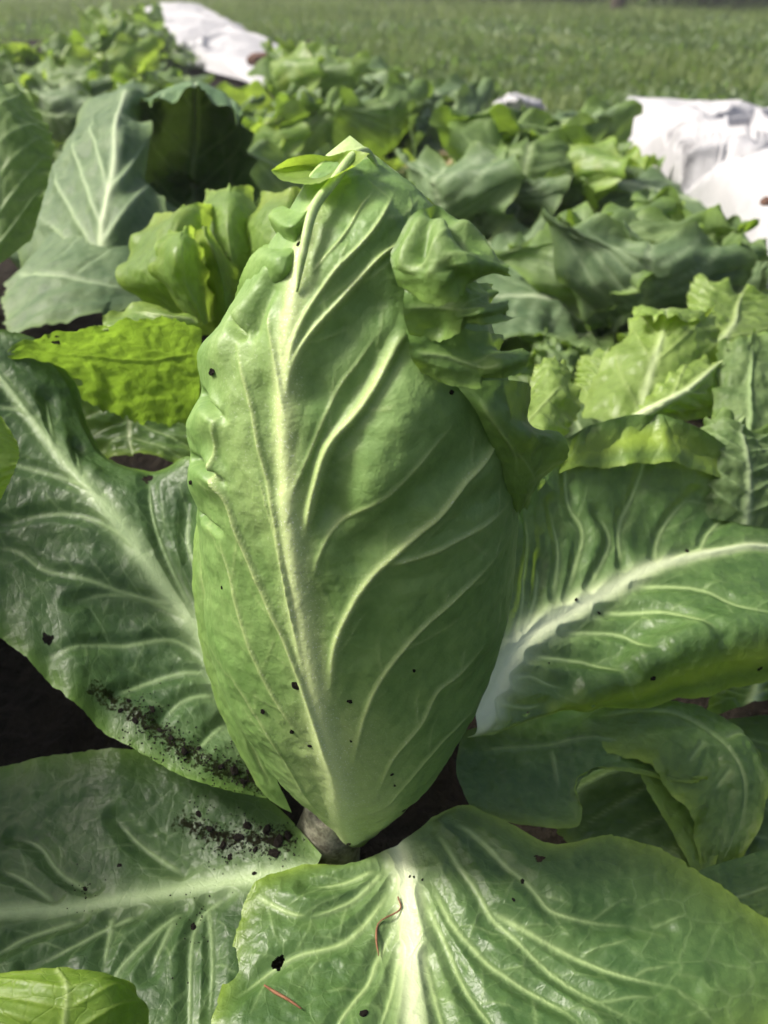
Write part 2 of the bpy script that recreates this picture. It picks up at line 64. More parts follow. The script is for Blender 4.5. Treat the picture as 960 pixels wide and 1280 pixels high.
 'edge_leaf': [[(-0.2026,0.3500,0.1713),(-0.1886,0.3450,0.1744),(-0.1791,0.3500,0.1757)],[(-0.2026,0.3600,0.1872),(-0.1829,0.3500,0.1907),(-0.1698,0.3550,0.1921)],[(-0.2027,0.3700,0.2031),(-0.1826,0.3600,0.2081),(-0.1693,0.3620,0.1988)],[(-0.2011,0.3750,0.2171),(-0.1869,0.3700,0.2215),(-0.1765,0.3680,0.2123)]],
 'cup_fan': [[(-0.3365,0.8200,0.0965),(-0.2826,0.7700,0.1182),(-0.2394,0.7500,0.1289),(-0.2055,0.7800,0.1147)],[(-0.3510,0.8600,0.1470),(-0.2839,0.8000,0.1783),(-0.2307,0.7700,0.1930),(-0.1977,0.8000,0.1783)],[(-0.3599,0.9300,0.1881),(-0.2872,0.8600,0.2177),(-0.2376,0.8300,0.2326),(-0.2119,0.8600,0.2177)],[(-0.3533,0.9900,0.2199),(-0.2898,0.9200,0.2451),(-0.2506,0.8900,0.2568),(-0.2322,0.9200,0.2451)],[(-0.3343,1.0400,0.2376),(-0.2901,0.9800,0.2570),(-0.2622,0.9600,0.2671),(-0.2498,0.9900,0.2572)],[(-0.3147,1.0800,0.2517),(-0.2922,1.0500,0.2651),(-0.2747,1.0400,0.2725),(-0.2669,1.0600,0.2639)],[(-0.3083,1.1300,0.2590),(-0.2992,1.1200,0.2652),(-0.2934,1.1200,0.2669),(-0.2891,1.1300,0.2624)]],
 'cup_hood': [[(-0.2518,0.9500,0.1386),(-0.2203,0.9200,0.1367),(-0.1894,0.9100,0.1370),(-0.1620,0.9200,0.1383),(-0.1448,0.9500,0.1428)],[(-0.2724,0.9800,0.1631),(-0.2350,0.9600,0.1528),(-0.1992,0.9500,0.1511),(-0.1640,0.9600,0.1528),(-0.1401,0.9800,0.1631)],[(-0.2806,1.0000,0.1979),(-0.2672,1.1000,0.1696),(-0.2338,1.1300,0.1589),(-0.1863,1.1000,0.1669),(-0.1405,1.0000,0.1896)],[(-0.2747,1.0000,0.2356),(-0.2651,1.1200,0.2171),(-0.2338,1.1600,0.2073),(-0.1856,1.1200,0.2065),(-0.1417,1.0000,0.2182)],[(-0.2453,0.9800,0.2719),(-0.2355,1.0500,0.2730),(-0.2114,1.0800,0.2745),(-0.1755,1.0500,0.2667),(-0.1446,0.9800,0.2525)],[(-0.2283,0.9400,0.2711),(-0.2127,0.9600,0.2787),(-0.1897,0.9700,0.2804),(-0.1636,0.9600,0.2700),(-0.1456,0.9400,0.2522)]],
 'cup_drape': [[(-0.3379,0.8000,0.1456),(-0.2899,0.8400,0.1912),(-0.2369,0.8600,0.2055),(-0.2025,0.9000,0.1816),(-0.1777,0.9200,0.1465)],[(-0.3308,0.7500,0.1447),(-0.2780,0.7700,0.1793),(-0.2272,0.7800,0.1870),(-0.1883,0.8200,0.1693),(-0.1740,0.8600,0.1392)],[(-0.3162,0.7000,0.1429),(-0.2686,0.7100,0.1665),(-0.2181,0.7200,0.1700),(-0.1849,0.7600,0.1578),(-0.1776,0.8000,0.1344)],[(-0.2995,0.6600,0.1374),(-0.2622,0.6600,0.1506),(-0.2207,0.6700,0.1535),(-0.1901,0.7000,0.1497),(-0.1841,0.7400,0.1324)]],
 'blur_leaf': [[(-0.3180,0.6200,0.2035),(-0.2748,0.6000,0.2095),(-0.2451,0.6200,0.2259)],[(-0.3228,0.6600,0.2495),(-0.2669,0.6300,0.2559),(-0.2357,0.6500,0.2598)],[(-0.3287,0.7000,0.2918),(-0.2713,0.6700,0.3011),(-0.2417,0.6900,0.2824)],[(-0.3308,0.7300,0.3097),(-0.2917,0.7200,0.3188),(-0.2646,0.7200,0.3081)]],
 'frond_a': [[(0.2156,0.7000,0.1115),(0.2410,0.6800,0.1264),(0.2735,0.6800,0.1264),(0.3218,0.7000,0.1186),(0.3673,0.7200,0.1035)],[(0.2583,0.7400,0.1252),(0.2710,0.7200,0.1358),(0.2989,0.7200,0.1323),(0.3348,0.7300,0.1252),(0.3718,0.7400,0.1179)],[(0.2740,0.7800,0.1334),(0.2899,0.7600,0.1385),(0.3159,0.7600,0.1327),(0.3533,0.7700,0.1256),(0.3871,0.7800,0.1222)],[(0.2928,0.8200,0.1357),(0.3065,0.8000,0.1374),(0.3333,0.8000,0.1329),(0.3723,0.8100,0.1251),(0.4039,0.8200,0.1203)]],
 'frond_b': [[(0.1325,0.5500,0.1244),(0.1551,0.5300,0.1282),(0.1872,0.5300,0.1282),(0.2360,0.5600,0.1196)],[(0.1500,0.5900,0.1369),(0.1727,0.5700,0.1455),(0.2001,0.5700,0.1485),(0.2439,0.5900,0.1431)],[(0.1743,0.6200,0.1558),(0.1887,0.6000,0.1634),(0.2113,0.6000,0.1646),(0.2475,0.6200,0.1589)],[(0.1900,0.6600,0.1570),(0.2015,0.6400,0.1659),(0.2223,0.6400,0.1672),(0.2535,0.6500,0.1624)],[(0.1872,0.6400,0.1684),(0.1960,0.6200,0.1783),(0.2145,0.6200,0.1789),(0.2420,0.6300,0.1731)],[(0.1786,0.6100,0.1705),(0.1895,0.5950,0.1782),(0.2073,0.5950,0.1794),(0.2328,0.6100,0.1729)]],
 'frond_rib': [[(0.1611,0.5350,0.1317),(0.1690,0.5250,0.1342),(0.1816,0.5300,0.1294)],[(0.1791,0.5500,0.1436),(0.1902,0.5350,0.1434),(0.2105,0.5400,0.1340)],[(0.1996,0.5700,0.1515),(0.2108,0.5500,0.1483),(0.2363,0.5600,0.1319)],[(0.2241,0.6000,0.1574),(0.2357,0.5800,0.1533),(0.2565,0.5800,0.1351)]],
 'frond_c': [[(0.2022,0.4600,0.1026),(0.2171,0.4500,0.1088),(0.2466,0.4600,0.1026)],[(0.2118,0.5100,0.1206),(0.2301,0.5000,0.1288),(0.2634,0.5100,0.1236)],[(0.2256,0.5600,0.1439),(0.2453,0.5500,0.1512),(0.2806,0.5600,0.1439)],[(0.2379,0.6000,0.1604),(0.2617,0.6000,0.1694),(0.2957,0.6100,0.1627)]],
 'frond_d': [[(0.1785,0.4500,0.1088),(0.2015,0.4450,0.1063),(0.2342,0.4500,0.0973),(0.2644,0.4600,0.0908)],[(0.1862,0.4700,0.1252),(0.2038,0.4600,0.1308),(0.2340,0.4650,0.1224),(0.2667,0.4800,0.1138)],[(0.1944,0.4900,0.1340),(0.2075,0.4800,0.1448),(0.2362,0.4850,0.1339),(0.2725,0.5000,0.1230)],[(0.2033,0.5050,0.1433),(0.2154,0.5050,0.1462),(0.2350,0.5050,0.1377),(0.2743,0.5200,0.1273)]],
 'frond_e': [[(0.0689,0.4200,0.1682),(0.0816,0.4200,0.1706),(0.0970,0.4300,0.1629)],[(0.0764,0.4500,0.1777),(0.0941,0.4500,0.1801),(0.1142,0.4600,0.1704)],[(0.0845,0.4800,0.1841),(0.0981,0.4800,0.1881),(0.1141,0.4800,0.1791)],[(0.0910,0.5000,0.1849),(0.1013,0.5000,0.1885),(0.1116,0.5000,0.1834)]],
 'frond_f': [[(0.1400,0.6000,0.1134),(0.1527,0.5900,0.1148),(0.1698,0.6000,0.1134)],[(0.1462,0.6300,0.1231),(0.1636,0.6100,0.1316),(0.1909,0.6300,0.1198)],[(0.1557,0.6600,0.1274),(0.1721,0.6400,0.1386),(0.1976,0.6500,0.1281)]],
 'fleece_near': [[(0.4577,1.0944,0.0300),(0.4851,1.0336,0.0500),(0.5441,1.0044,0.0500),(0.6827,1.0338,0.0200)],[(0.5138,1.3681,0.0400),(0.5214,1.2091,0.0700),(0.5601,1.1335,0.0900),(0.8078,1.3159,0.0300)],[(0.5654,1.7697,0.0500),(0.5637,1.5472,0.0800),(0.6288,1.4180,0.1000),(0.9523,1.7114,0.0400)],[(0.5886,2.2442,0.0400),(0.6308,2.0728,0.0700),(0.7499,1.9678,0.0800),(1.0051,2.0748,0.0500)],[(0.5855,2.4938,0.0400),(0.6805,2.4225,0.0500),(0.8269,2.2881,0.0600),(1.0501,2.3574,0.0500)],[(0.6418,2.7417,0.0200),(0.7582,2.6676,0.0300),(0.9283,2.6081,0.0300),(1.1794,2.7108,0.0200)]],
 'fleece_far': [[(-0.5517,3.7442,0.0200),(-0.4494,3.5418,0.0400),(-0.3702,3.6227,0.0400),(-0.3062,3.9497,0.0200)],[(-0.7619,4.1675,0.0300),(-0.6277,4.0727,0.0500),(-0.4974,4.0947,0.0600),(-0.4194,4.6325,0.0300)],[(-1.0677,5.0013,0.0300),(-0.8812,4.8739,0.0600),(-0.7321,4.9328,0.0700),(-0.6821,5.6731,0.0300)],[(-1.4769,6.3807,0.0300),(-1.2827,6.3186,0.0600),(-1.1164,6.3824,0.0700),(-1.0995,7.2812,0.0300)],[(-1.9951,8.1707,0.0200),(-1.8296,8.2632,0.0500),(-1.6337,8.4430,0.0600),(-1.6598,9.4664,0.0200)],[(-2.3925,9.4664,0.0200),(-2.2590,9.7201,0.0500),(-2.1526,10.3238,0.0500),(-2.0794,11.0071,0.0200)]],
 'fleece_scrap': [[(0.2775,2.3961,0.0500),(0.3170,2.2188,0.0700),(0.4223,2.3961,0.0500)],[(0.2804,2.4878,0.0600),(0.2917,2.0836,0.1200),(0.4274,2.4593,0.0600)],[(0.3205,2.6550,0.0500),(0.3463,2.4797,0.0800),(0.4287,2.6393,0.0500)]],
 '_stalk': [[(-0.0269,0.2665,0.3036),(-0.0249,0.2695,0.3138),(-0.0217,0.2790,0.3254),(-0.0155,0.2880,0.3321),(-0.0102,0.2970,0.3375),(-0.0062,0.3020,0.3383),(-0.0037,0.3050,0.3356),(-0.0016,0.3050,0.3317)]],
 '_core': [[(-0.0130,0.2730,0.0350),(-0.0113,0.2750,0.0508),(-0.0111,0.2780,0.0655),(-0.0117,0.2810,0.0808),(-0.0122,0.2850,0.0995),(-0.0123,0.2880,0.1232),(-0.0116,0.2910,0.1478),(-0.0107,0.2930,0.1759),(-0.0105,0.2950,0.2019),(-0.0110,0.2960,0.2267),(-0.0106,0.2960,0.2503),(-0.0100,0.2960,0.2722),(-0.0088,0.2960,0.2926),(-0.0068,0.2970,0.3087),(-0.0071,0.3000,0.3205),(-0.0098,0.3050,0.3296),(-0.0114,0.3120,0.3349)]],
}
STROKES = {
 'head': [([(0.404, 0.05), (0.458, 0.246), (0.446, 0.346), (0.429, 0.412), (0.408, 0.492), (0.396, 0.571), (0.375, 0.642), (0.362, 0.7), (0.35, 0.758), (0.321, 0.829), (0.308, 0.896)], 0.0056, 0.0026, 0.0016, 1.1, 'r'), ([(0.45, 0.087), (0.462, 0.271), (0.45, 0.358)], 0.024, 0.017, 0, 0.78, 'w'), ([(0.242, 0.729), (0.308, 0.662), (0.35, 0.579)], 0.016, 0.016, 0, 0.28, 'w'), ([(0.458, 0.408), (0.462, 0.45), (0.479, 0.483), (0.517, 0.521), (0.579, 0.554), (0.637, 0.579), (0.683, 0.604), (0.738, 0.621), (0.758, 0.633), (0.738, 0.658)], 0.00145, 0.00084, 0.00162, 1.1, 'v'), ([(0.546, 0.537), (0.621, 0.542), (0.696, 0.55), (0.817, 0.554)], 0.00093, 0.0006, 0.00091, 0.8, 'v'), ([(0.496, 0.312), (0.512, 0.379), (0.537, 0.421), (0.588, 0.458), (0.646, 0.483), (0.708, 0.504), (0.8, 0.517)], 0.00106, 0.0006, 0.00097, 0.87, 'v'), ([(0.55, 0.242), (0.575, 0.317), (0.625, 0.367), (0.646, 0.396), (0.688, 0.408), (0.754, 0.433)], 0.00106, 0.0006, 0.00081, 0.72, 'v'), ([(0.579, 0.212), (0.617, 0.258), (0.683, 0.321), (0.779, 0.342)], 0.00106, 0.0006, 0.0007, 0.65, 'v'), ([(0.425, 0.567), (0.429, 0.588), (0.438, 0.613), (0.458, 0.65), (0.508, 0.683), (0.554, 0.717), (0.588, 0.742), (0.621, 0.75)], 0.0018, 0.0018, 0.0034, 0.9, 'v'), ([(0.433, 0.525), (0.446, 0.55), (0.479, 0.579), (0.558, 0.608), (0.629, 0.642), (0.683, 0.667)], 0.00086, 0.00048, 0.0007, 0.58, 'v'), ([(0.396, 0.6), (0.421, 0.637), (0.462, 0.696), (0.504, 0.725), (0.554, 0.758)], 0.00079, 0.00048, 0.00065, 0.58, 'v'), ([(0.371, 0.688), (0.388, 0.738), (0.454, 0.787), (0.537, 0.829), (0.621, 0.85), (0.721, 0.858)], 0.00106, 0.0006, 0.0014, 0.87, 'v'), ([(0.367, 0.7), (0.375, 0.754), (0.404, 0.796), (0.475, 0.838), (0.6, 0.892), (0.696, 0.925)], 0.00106, 0.00048, 0.00108, 0.72, 'v'), ([(0.362, 0.808), (0.417, 0.846), (0.504, 0.9), (0.629, 0.938)], 0.00066, 0.00036, 0.00065, 0.58, 'v'), ([(0.458, 0.287), (0.429, 0.375), (0.388, 0.446), (0.35, 0.492), (0.312, 0.542), (0.287, 0.579), (0.258, 0.6), (0.254, 0.654), (0.246, 0.692)], 0.00145, 0.00072, 0.00173, 0.87, 'v'), ([(0.4, 0.346), (0.342, 0.4), (0.3, 0.458), (0.279, 0.508), (0.254, 0.546)], 0.00093, 0.00054, 0.00081, 0.72, 'v'), ([(0.362, 0.196), (0.342, 0.304), (0.3, 0.367), (0.246, 0.408)], 0.00093, 0.00054, 0.0007, 0.58, 'v'), ([(0.412, 0.421), (0.388, 0.508), (0.367, 0.583), (0.338, 0.633), (0.308, 0.679), (0.263, 0.717), (0.212, 0.742)], 0.00106, 0.00066, 0.00108, 0.87, 'v'), ([(0.375, 0.675), (0.342, 0.721), (0.312, 0.75), (0.292, 0.771)], 0.00079, 0.00048, 0.00091, 0.72, 'v'), ([(0.4, 0.467), (0.379, 0.537), (0.35, 0.596), (0.329, 0.621)], 0.00066, 0.00048, 0.00065, 0.58, 'v'), ([(0.462, 0.592), (0.483, 0.658), (0.533, 0.713), (0.592, 0.762)], 0.009, 0.008, -0.005, 0, 'f'), ([(0.367, 0.613), (0.338, 0.671), (0.308, 0.717)], 0.006, 0.006, -0.0022, 0, 'f'), ([(0.533, 0.621), (0.608, 0.675), (0.692, 0.7)], 0.014, 0.012, 0.0035, 0, 'f'), ([(0.433, 0.704), (0.483, 0.762), (0.596, 0.808)], 0.008, 0.008, -0.0035, 0, 'f'), ([(0.421, 0.825), (0.55, 0.879), (0.667, 0.896)], 0.006, 0.006, 0.0022, 0, 'f'), ([(0.629, 0.583), (0.7, 0.6), (0.825, 0.6)], 0.006, 0.006, 0.0018, 0, 'f'), ([(0.5, 0.45), (0.554, 0.512), (0.654, 0.537)], 0.006, 0.006, -0.0015, 0, 'f'), ([(0.496, 0.546), (0.575, 0.596), (0.658, 0.625)], 0.006, 0.006, -0.0018, 0, 'f'), ([(0.133, 0.688), (0.196, 0.708), (0.25, 0.725)], 0.0095, 0.006, 0.0046, 0, 'f'), ([(0.142, 0.617), (0.217, 0.642), (0.263, 0.662)], 0.0095, 0.006, 0.0046, 0, 'f'), ([(0.188, 0.571), (0.237, 0.592), (0.275, 0.613)], 0.0095, 0.006, 0.0046, 0, 'f'), ([(0.142, 0.654), (0.2, 0.658), (0.279, 0.654)], 0.0018, 0.0013, -0.0055, 0, 'f'), ([(0.158, 0.588), (0.237, 0.6), (0.292, 0.592)], 0.0018, 0.0013, -0.0055, 0, 'f'), ([(0.171, 0.533), (0.279, 0.542)], 0.0018, 0.0013, -0.0055, 0, 'f'), ([(0.192, 0.742), (0.271, 0.729)], 0.0018, 0.0013, -0.0055, 0, 'f'), ([(0.225, 0.746), (0.246, 0.787), (0.237, 0.821)], 0.005, 0.005, 0.003, 0, 'f'), ([(0.275, 0.742), (0.275, 0.804)], 0.003, 0.003, -0.003, 0, 'f')],
 'wrap_left': [([(0.263, 0.075), (0.35, 0.287), (0.617, 0.475), (0.683, 0.683), (0.821, 0.917)], 0.0014, 0.0009, 0.0012, 0.6, 'v')],
 'flap_a': [([(0.537, 0.062), (0.329, 0.271), (0.167, 0.637)], 0.0026, 0.0034, -0.0034, 0, 'f'), ([(0.588, 0.079), (0.625, 0.354), (0.746, 0.571)], 0.0026, 0.0034, -0.0034, 0, 'f'), ([(0.429, 0.667), (0.525, 0.8), (0.567, 0.967)], 0.0026, 0.0034, -0.0034, 0, 'f'), ([(0.558, 0.062), (0.462, 0.354), (0.408, 0.654)], 0.0024, 0.003, 0.0026, 0.25, 'v'), ([(0.458, 0.071), (0.188, 0.308), (0.083, 0.629)], 0.0024, 0.003, 0.0026, 0.25, 'v'), ([(0.617, 0.175), (0.825, 0.354), (0.933, 0.667)], 0.0024, 0.003, 0.0026, 0.25, 'v'), ([(0.108, 0.558), (0.375, 0.479), (0.596, 0.267)], 0.0014, 0.0006, 0.0008, 0.4, 'v'), ([(0.233, 0.65), (0.521, 0.571), (0.775, 0.662)], 0.0012, 0.0006, 0.0006, 0.3, 'v')],
 'flap_c': [([(0.046, 0.512), (0.342, 0.483), (0.812, 0.838)], 0.0012, 0.0006, 0.0006, 0.3, 'v')],
 'flap_b': [([(0.033, 0.421), (0.358, 0.408), (0.862, 0.679)], 0.0012, 0.0006, 0.0006, 0.3, 'v')],
 'flap_d': [([(0.15, 0.167), (0.217, 0.412), (0.308, 0.758)], 0.0012, 0.0006, 0.0006, 0.3, 'v')],
 'left_leaf': [([(0.433, 0.017), (0.5, 0.167), (0.5, 0.333)], 0.018, 0.009, 0, 0.42, 'w'), ([(0.433, 0.017), (0.5, 0.167), (0.5, 0.333), (0.5, 0.5), (0.5, 0.667), (0.5, 0.833), (0.5, 0.983)], 0.0065, 0.0014, 0.003, 1, 'r'), ([(0.45, 0.2), (0.4, 0.283), (0.25, 0.383), (0.1, 0.512), (0.0, 0.617)], 0.0013, 0.0004, 0.0006, 0.72, 'v'), ([(0.504, 0.258), (0.429, 0.35), (0.338, 0.446), (0.263, 0.567), (0.258, 0.654), (0.2, 0.771)], 0.0013, 0.0004, 0.0006, 0.72, 'v'), ([(0.512, 0.396), (0.454, 0.496), (0.392, 0.583), (0.283, 0.713)], 0.0013, 0.0004, 0.0006, 0.72, 'v'), ([(0.517, 0.533), (0.433, 0.658), (0.383, 0.746), (0.342, 0.821)], 0.0013, 0.0004, 0.0006, 0.72, 'v'), ([(0.421, 0.188), (0.325, 0.254), (0.167, 0.346), (0.117, 0.379)], 0.0013, 0.0004, 0.0006, 0.72, 'v'), ([(0.379, 0.163), (0.263, 0.225), (0.133, 0.271)], 0.0013, 0.0004, 0.0006, 0.72, 'v'), ([(0.338, 0.121), (0.171, 0.167), (0.071, 0.196)], 0.0013, 0.0004, 0.0006, 0.72, 'v'), ([(0.533, 0.246), (0.592, 0.358), (0.683, 0.421), (0.875, 0.475)], 0.0013, 0.0004, 0.0006, 0.72, 'v'), ([(0.637, 0.237), (0.696, 0.304), (0.821, 0.325)], 0.0013, 0.0004, 0.0006, 0.72, 'v'), ([(0.5, 0.675), (0.688, 0.775)], 0.0013, 0.0004, 0.0006, 0.72, 'v'), ([(0.512, 0.746), (0.446, 0.817), (0.404, 0.9)], 0.0013, 0.0004, 0.0006, 0.72, 'v'), ([(0.508, 0.287), (0.358, 0.412), (0.233, 0.496)], 0.0013, 0.0004, 0.0006, 0.72, 'v'), ([(0.5, 0.588), (0.683, 0.671)], 0.0013, 0.0004, 0.0006, 0.72, 'v'), ([(0.446, 0.308), (0.325, 0.4), (0.196, 0.512)], 0.008, 0.007, -0.0022, 0, 'f'), ([(0.446, 0.442), (0.354, 0.537), (0.267, 0.637)], 0.008, 0.007, -0.0022, 0, 'f'), ([(0.446, 0.242), (0.258, 0.325), (0.104, 0.429)], 0.008, 0.007, -0.0022, 0, 'f'), ([(0.367, 0.125), (0.154, 0.204), (0.1, 0.292)], 0.009, 0.007, -0.002, 0, 'f'), ([(0.075, 0.429), (0.104, 0.329), (0.096, 0.233), (0.087, 0.142), (0.138, 0.054)], 0.006, 0.008, 0, 0.8, 'd')],
 'right_leaf': [([(0.6, 0.033), (0.508, 0.167), (0.5, 0.333), (0.5, 0.5)], 0.022, 0.01, 0, 0.55, 'w'), ([(0.954, 0.333), (0.925, 0.5), (0.925, 0.667), (0.912, 0.829), (0.896, 0.979)], 0.005, 0.009, 0, 1.3, 'e'), ([(0.058, 0.338), (0.067, 0.496), (0.067, 0.667), (0.054, 0.821)], 0.008, 0.01, 0, 1.2, 'e'), ([(0.592, 0.0), (0.5, 0.167), (0.496, 0.333), (0.496, 0.5), (0.496, 0.658), (0.504, 0.783), (0.5, 0.963)], 0.0095, 0.0018, 0.003, 1.2, 'r'), ([(0.462, 0.163), (0.4, 0.196), (0.287, 0.204), (0.2, 0.179)], 0.0016, 0.0004, 0.0007, 0.78, 'v'), ([(0.454, 0.312), (0.388, 0.338), (0.287, 0.308)], 0.0016, 0.0004, 0.0007, 0.78, 'v'), ([(0.471, 0.35), (0.412, 0.408), (0.379, 0.412), (0.3, 0.367), (0.054, 0.367), (0.154, 0.425)], 0.0016, 0.0004, 0.0007, 0.78, 'v'), ([(0.475, 0.433), (0.421, 0.5), (0.367, 0.454)], 0.0016, 0.0004, 0.0007, 0.78, 'v'), ([(0.462, 0.542), (0.4, 0.529), (0.317, 0.575), (0.042, 0.633)], 0.0016, 0.0004, 0.0007, 0.78, 'v'), ([(0.483, 0.642), (0.412, 0.654), (0.317, 0.713)], 0.0016, 0.0004, 0.0007, 0.78, 'v'), ([(0.504, 0.738), (0.412, 0.767), (0.308, 0.833)], 0.0016, 0.0004, 0.0007, 0.78, 'v'), ([(0.492, 0.688), (0.483, 0.754), (0.517, 0.883)], 0.0016, 0.0004, 0.0007, 0.78, 'v'), ([(0.512, 0.575), (0.6, 0.717), (0.713, 0.8), (0.792, 0.896)], 0.0016, 0.0004, 0.0007, 0.78, 'v'), ([(0.521, 0.462), (0.621, 0.625), (0.725, 0.696), (0.838, 0.742)], 0.0016, 0.0004, 0.0007, 0.78, 'v'), ([(0.529, 0.338), (0.625, 0.525), (0.804, 0.604)], 0.0016, 0.0004, 0.0007, 0.78, 'v'), ([(0.554, 0.229), (0.671, 0.438), (0.829, 0.525)], 0.0016, 0.0004, 0.0007, 0.78, 'v'), ([(0.604, 0.175), (0.646, 0.267), (0.771, 0.388)], 0.0016, 0.0004, 0.0007, 0.78, 'v'), ([(0.658, 0.104), (0.762, 0.229), (0.804, 0.308)], 0.0016, 0.0004, 0.0007, 0.78, 'v'), ([(0.467, 0.192), (0.421, 0.258), (0.371, 0.271)], 0.0016, 0.0004, 0.0007, 0.78, 'v'), ([(0.404, 0.254), (0.308, 0.292)], 0.007, 0.007, -0.0022, 0, 'f'), ([(0.412, 0.371), (0.325, 0.346)], 0.007, 0.007, -0.0022, 0, 'f'), ([(0.433, 0.596), (0.342, 0.608)], 0.007, 0.007, -0.0022, 0, 'f'), ([(0.408, 0.713), (0.312, 0.758)], 0.007, 0.007, -0.0022, 0, 'f'), ([(0.613, 0.4), (0.75, 0.558)], 0.007, 0.007, -0.0022, 0, 'f'), ([(0.637, 0.575), (0.792, 0.704)], 0.007, 0.007, -0.0022, 0, 'f')],
 'bottom_leaf': [([(0.504, 0.033), (0.504, 0.246), (0.5, 0.5), (0.5, 0.704)], 0.02, 0.011, 0, 0.5, 'w'), ([(0.5, 0.017), (0.5, 0.167), (0.5, 0.333), (0.5, 0.5), (0.5, 0.654), (0.5, 0.833), (0.5, 0.987)], 0.006, 0.0036, 0.003, 1.05, 'r'), ([(0.371, 0.083), (0.317, 0.212), (0.258, 0.292), (0.183, 0.358)], 0.0016, 0.0004, 0.0007, 0.78, 'v'), ([(0.429, 0.146), (0.354, 0.333), (0.296, 0.421), (0.192, 0.483), (0.096, 0.562), (0.033, 0.617)], 0.0016, 0.0004, 0.0007, 0.78, 'v'), ([(0.462, 0.296), (0.412, 0.45), (0.392, 0.537), (0.333, 0.642), (0.296, 0.742)], 0.0016, 0.0004, 0.0007, 0.78, 'v'), ([(0.029, 0.346), (0.142, 0.358), (0.196, 0.346)], 0.0016, 0.0004, 0.0007, 0.78, 'v'), ([(0.746, 0.113), (0.729, 0.242), (0.729, 0.333), (0.713, 0.438), (0.725, 0.525), (0.75, 0.696), (0.775, 0.808), (0.804, 0.896)], 0.0016, 0.0004, 0.0007, 0.78, 'v'), ([(0.842, 0.158), (0.858, 0.246), (0.842, 0.35), (0.812, 0.471), (0.808, 0.533), (0.842, 0.629), (0.9, 0.738)], 0.0016, 0.0004, 0.0007, 0.78, 'v'), ([(0.613, 0.242), (0.625, 0.396), (0.658, 0.55), (0.688, 0.637), (0.725, 0.762), (0.733, 0.85)], 0.0016, 0.0004, 0.0007, 0.78, 'v'), ([(0.567, 0.25), (0.588, 0.417), (0.6, 0.558), (0.625, 0.713), (0.637, 0.821)], 0.0016, 0.0004, 0.0007, 0.78, 'v'), ([(0.533, 0.471), (0.55, 0.654), (0.558, 0.75)], 0.0016, 0.0004, 0.0007, 0.78, 'v'), ([(0.329, 0.1), (0.233, 0.192), (0.138, 0.25)], 0.0016, 0.0004, 0.0007, 0.78, 'v'), ([(0.471, 0.421), (0.45, 0.579), (0.421, 0.688)], 0.0016, 0.0004, 0.0007, 0.78, 'v'), ([(0.717, 0.417), (0.767, 0.592), (0.808, 0.742), (0.858, 0.858)], 0.0016, 0.0004, 0.0007, 0.78, 'v'), ([(0.671, 0.271), (0.675, 0.412), (0.708, 0.571)], 0.006, 0.006, -0.0018, 0, 'f'), ([(0.308, 0.287), (0.2, 0.408)], 0.006, 0.006, -0.0018, 0, 'f'), ([(0.808, 0.25), (0.8, 0.396)], 0.006, 0.006, -0.0018, 0, 'f'), ([(0.35, 0.512), (0.192, 0.596)], 0.006, 0.006, -0.0018, 0, 'f')],
 'low_left_leaf': [([(0.487, 0.004), (0.5, 0.2), (0.5, 0.4), (0.5, 0.6)], 0.012, 0.009, 0, 0.45, 'w'), ([(0.487, 0.004), (0.5, 0.2), (0.5, 0.4), (0.5, 0.6), (0.5, 0.8), (0.5, 1.0)], 0.0052, 0.003, 0.0026, 0.85, 'r'), ([(0.454, 0.3), (0.392, 0.383), (0.292, 0.404), (0.129, 0.396), (0.033, 0.388)], 0.0014, 0.0004, 0.0006, 0.7, 'v'), ([(0.429, 0.433), (0.367, 0.512), (0.271, 0.6), (0.138, 0.642)], 0.0014, 0.0004, 0.0006, 0.7, 'v'), ([(0.446, 0.554), (0.392, 0.667), (0.271, 0.808)], 0.0014, 0.0004, 0.0006, 0.7, 'v'), ([(0.408, 0.454), (0.25, 0.521)], 0.0014, 0.0004, 0.0006, 0.7, 'v'), ([(0.458, 0.621), (0.263, 0.642)], 0.0014, 0.0004, 0.0006, 0.7, 'v'), ([(0.562, 0.438), (0.667, 0.546), (0.75, 0.608)], 0.0014, 0.0004, 0.0006, 0.7, 'v'), ([(0.546, 0.679), (0.613, 0.767), (0.7, 0.817), (0.738, 0.875)], 0.0014, 0.0004, 0.0006, 0.7, 'v'), ([(0.525, 0.783), (0.6, 0.854), (0.642, 0.908)], 0.0014, 0.0004, 0.0006, 0.7, 'v'), ([(0.458, 0.713), (0.408, 0.825), (0.308, 0.908)], 0.0014, 0.0004, 0.0006, 0.7, 'v'), ([(0.442, 0.362), (0.258, 0.338), (0.062, 0.329)], 0.0014, 0.0004, 0.0006, 0.7, 'v'), ([(0.742, 0.442), (0.704, 0.304), (0.758, 0.15)], 0.007, 0.01, 0, 0.8, 'd')],
 'right_under': [([(0.104, 0.212), (0.442, 0.242), (0.725, 0.346), (0.954, 0.408)], 0.0012, 0.0008, 0.001, 0.35, 'v'), ([(0.408, 0.254), (0.412, 0.6)], 0.0012, 0.0008, 0.001, 0.35, 'v'), ([(0.65, 0.3), (0.7, 0.592)], 0.0012, 0.0008, 0.001, 0.35, 'v')],
 'right_arch': [([(0.354, 0.008), (0.433, 0.2), (0.458, 0.425), (0.533, 0.667), (0.583, 0.929)], 0.0014, 0.0008, 0.0012, 0.4, 'v'), ([(0.358, 0.388), (0.163, 0.408)], 0.0014, 0.0008, 0.0012, 0.4, 'v'), ([(0.487, 0.433), (1.0, 0.362)], 0.0014, 0.0008, 0.0012, 0.4, 'v'), ([(0.429, 0.575), (0.212, 0.6)], 0.0014, 0.0008, 0.0012, 0.4, 'v')],
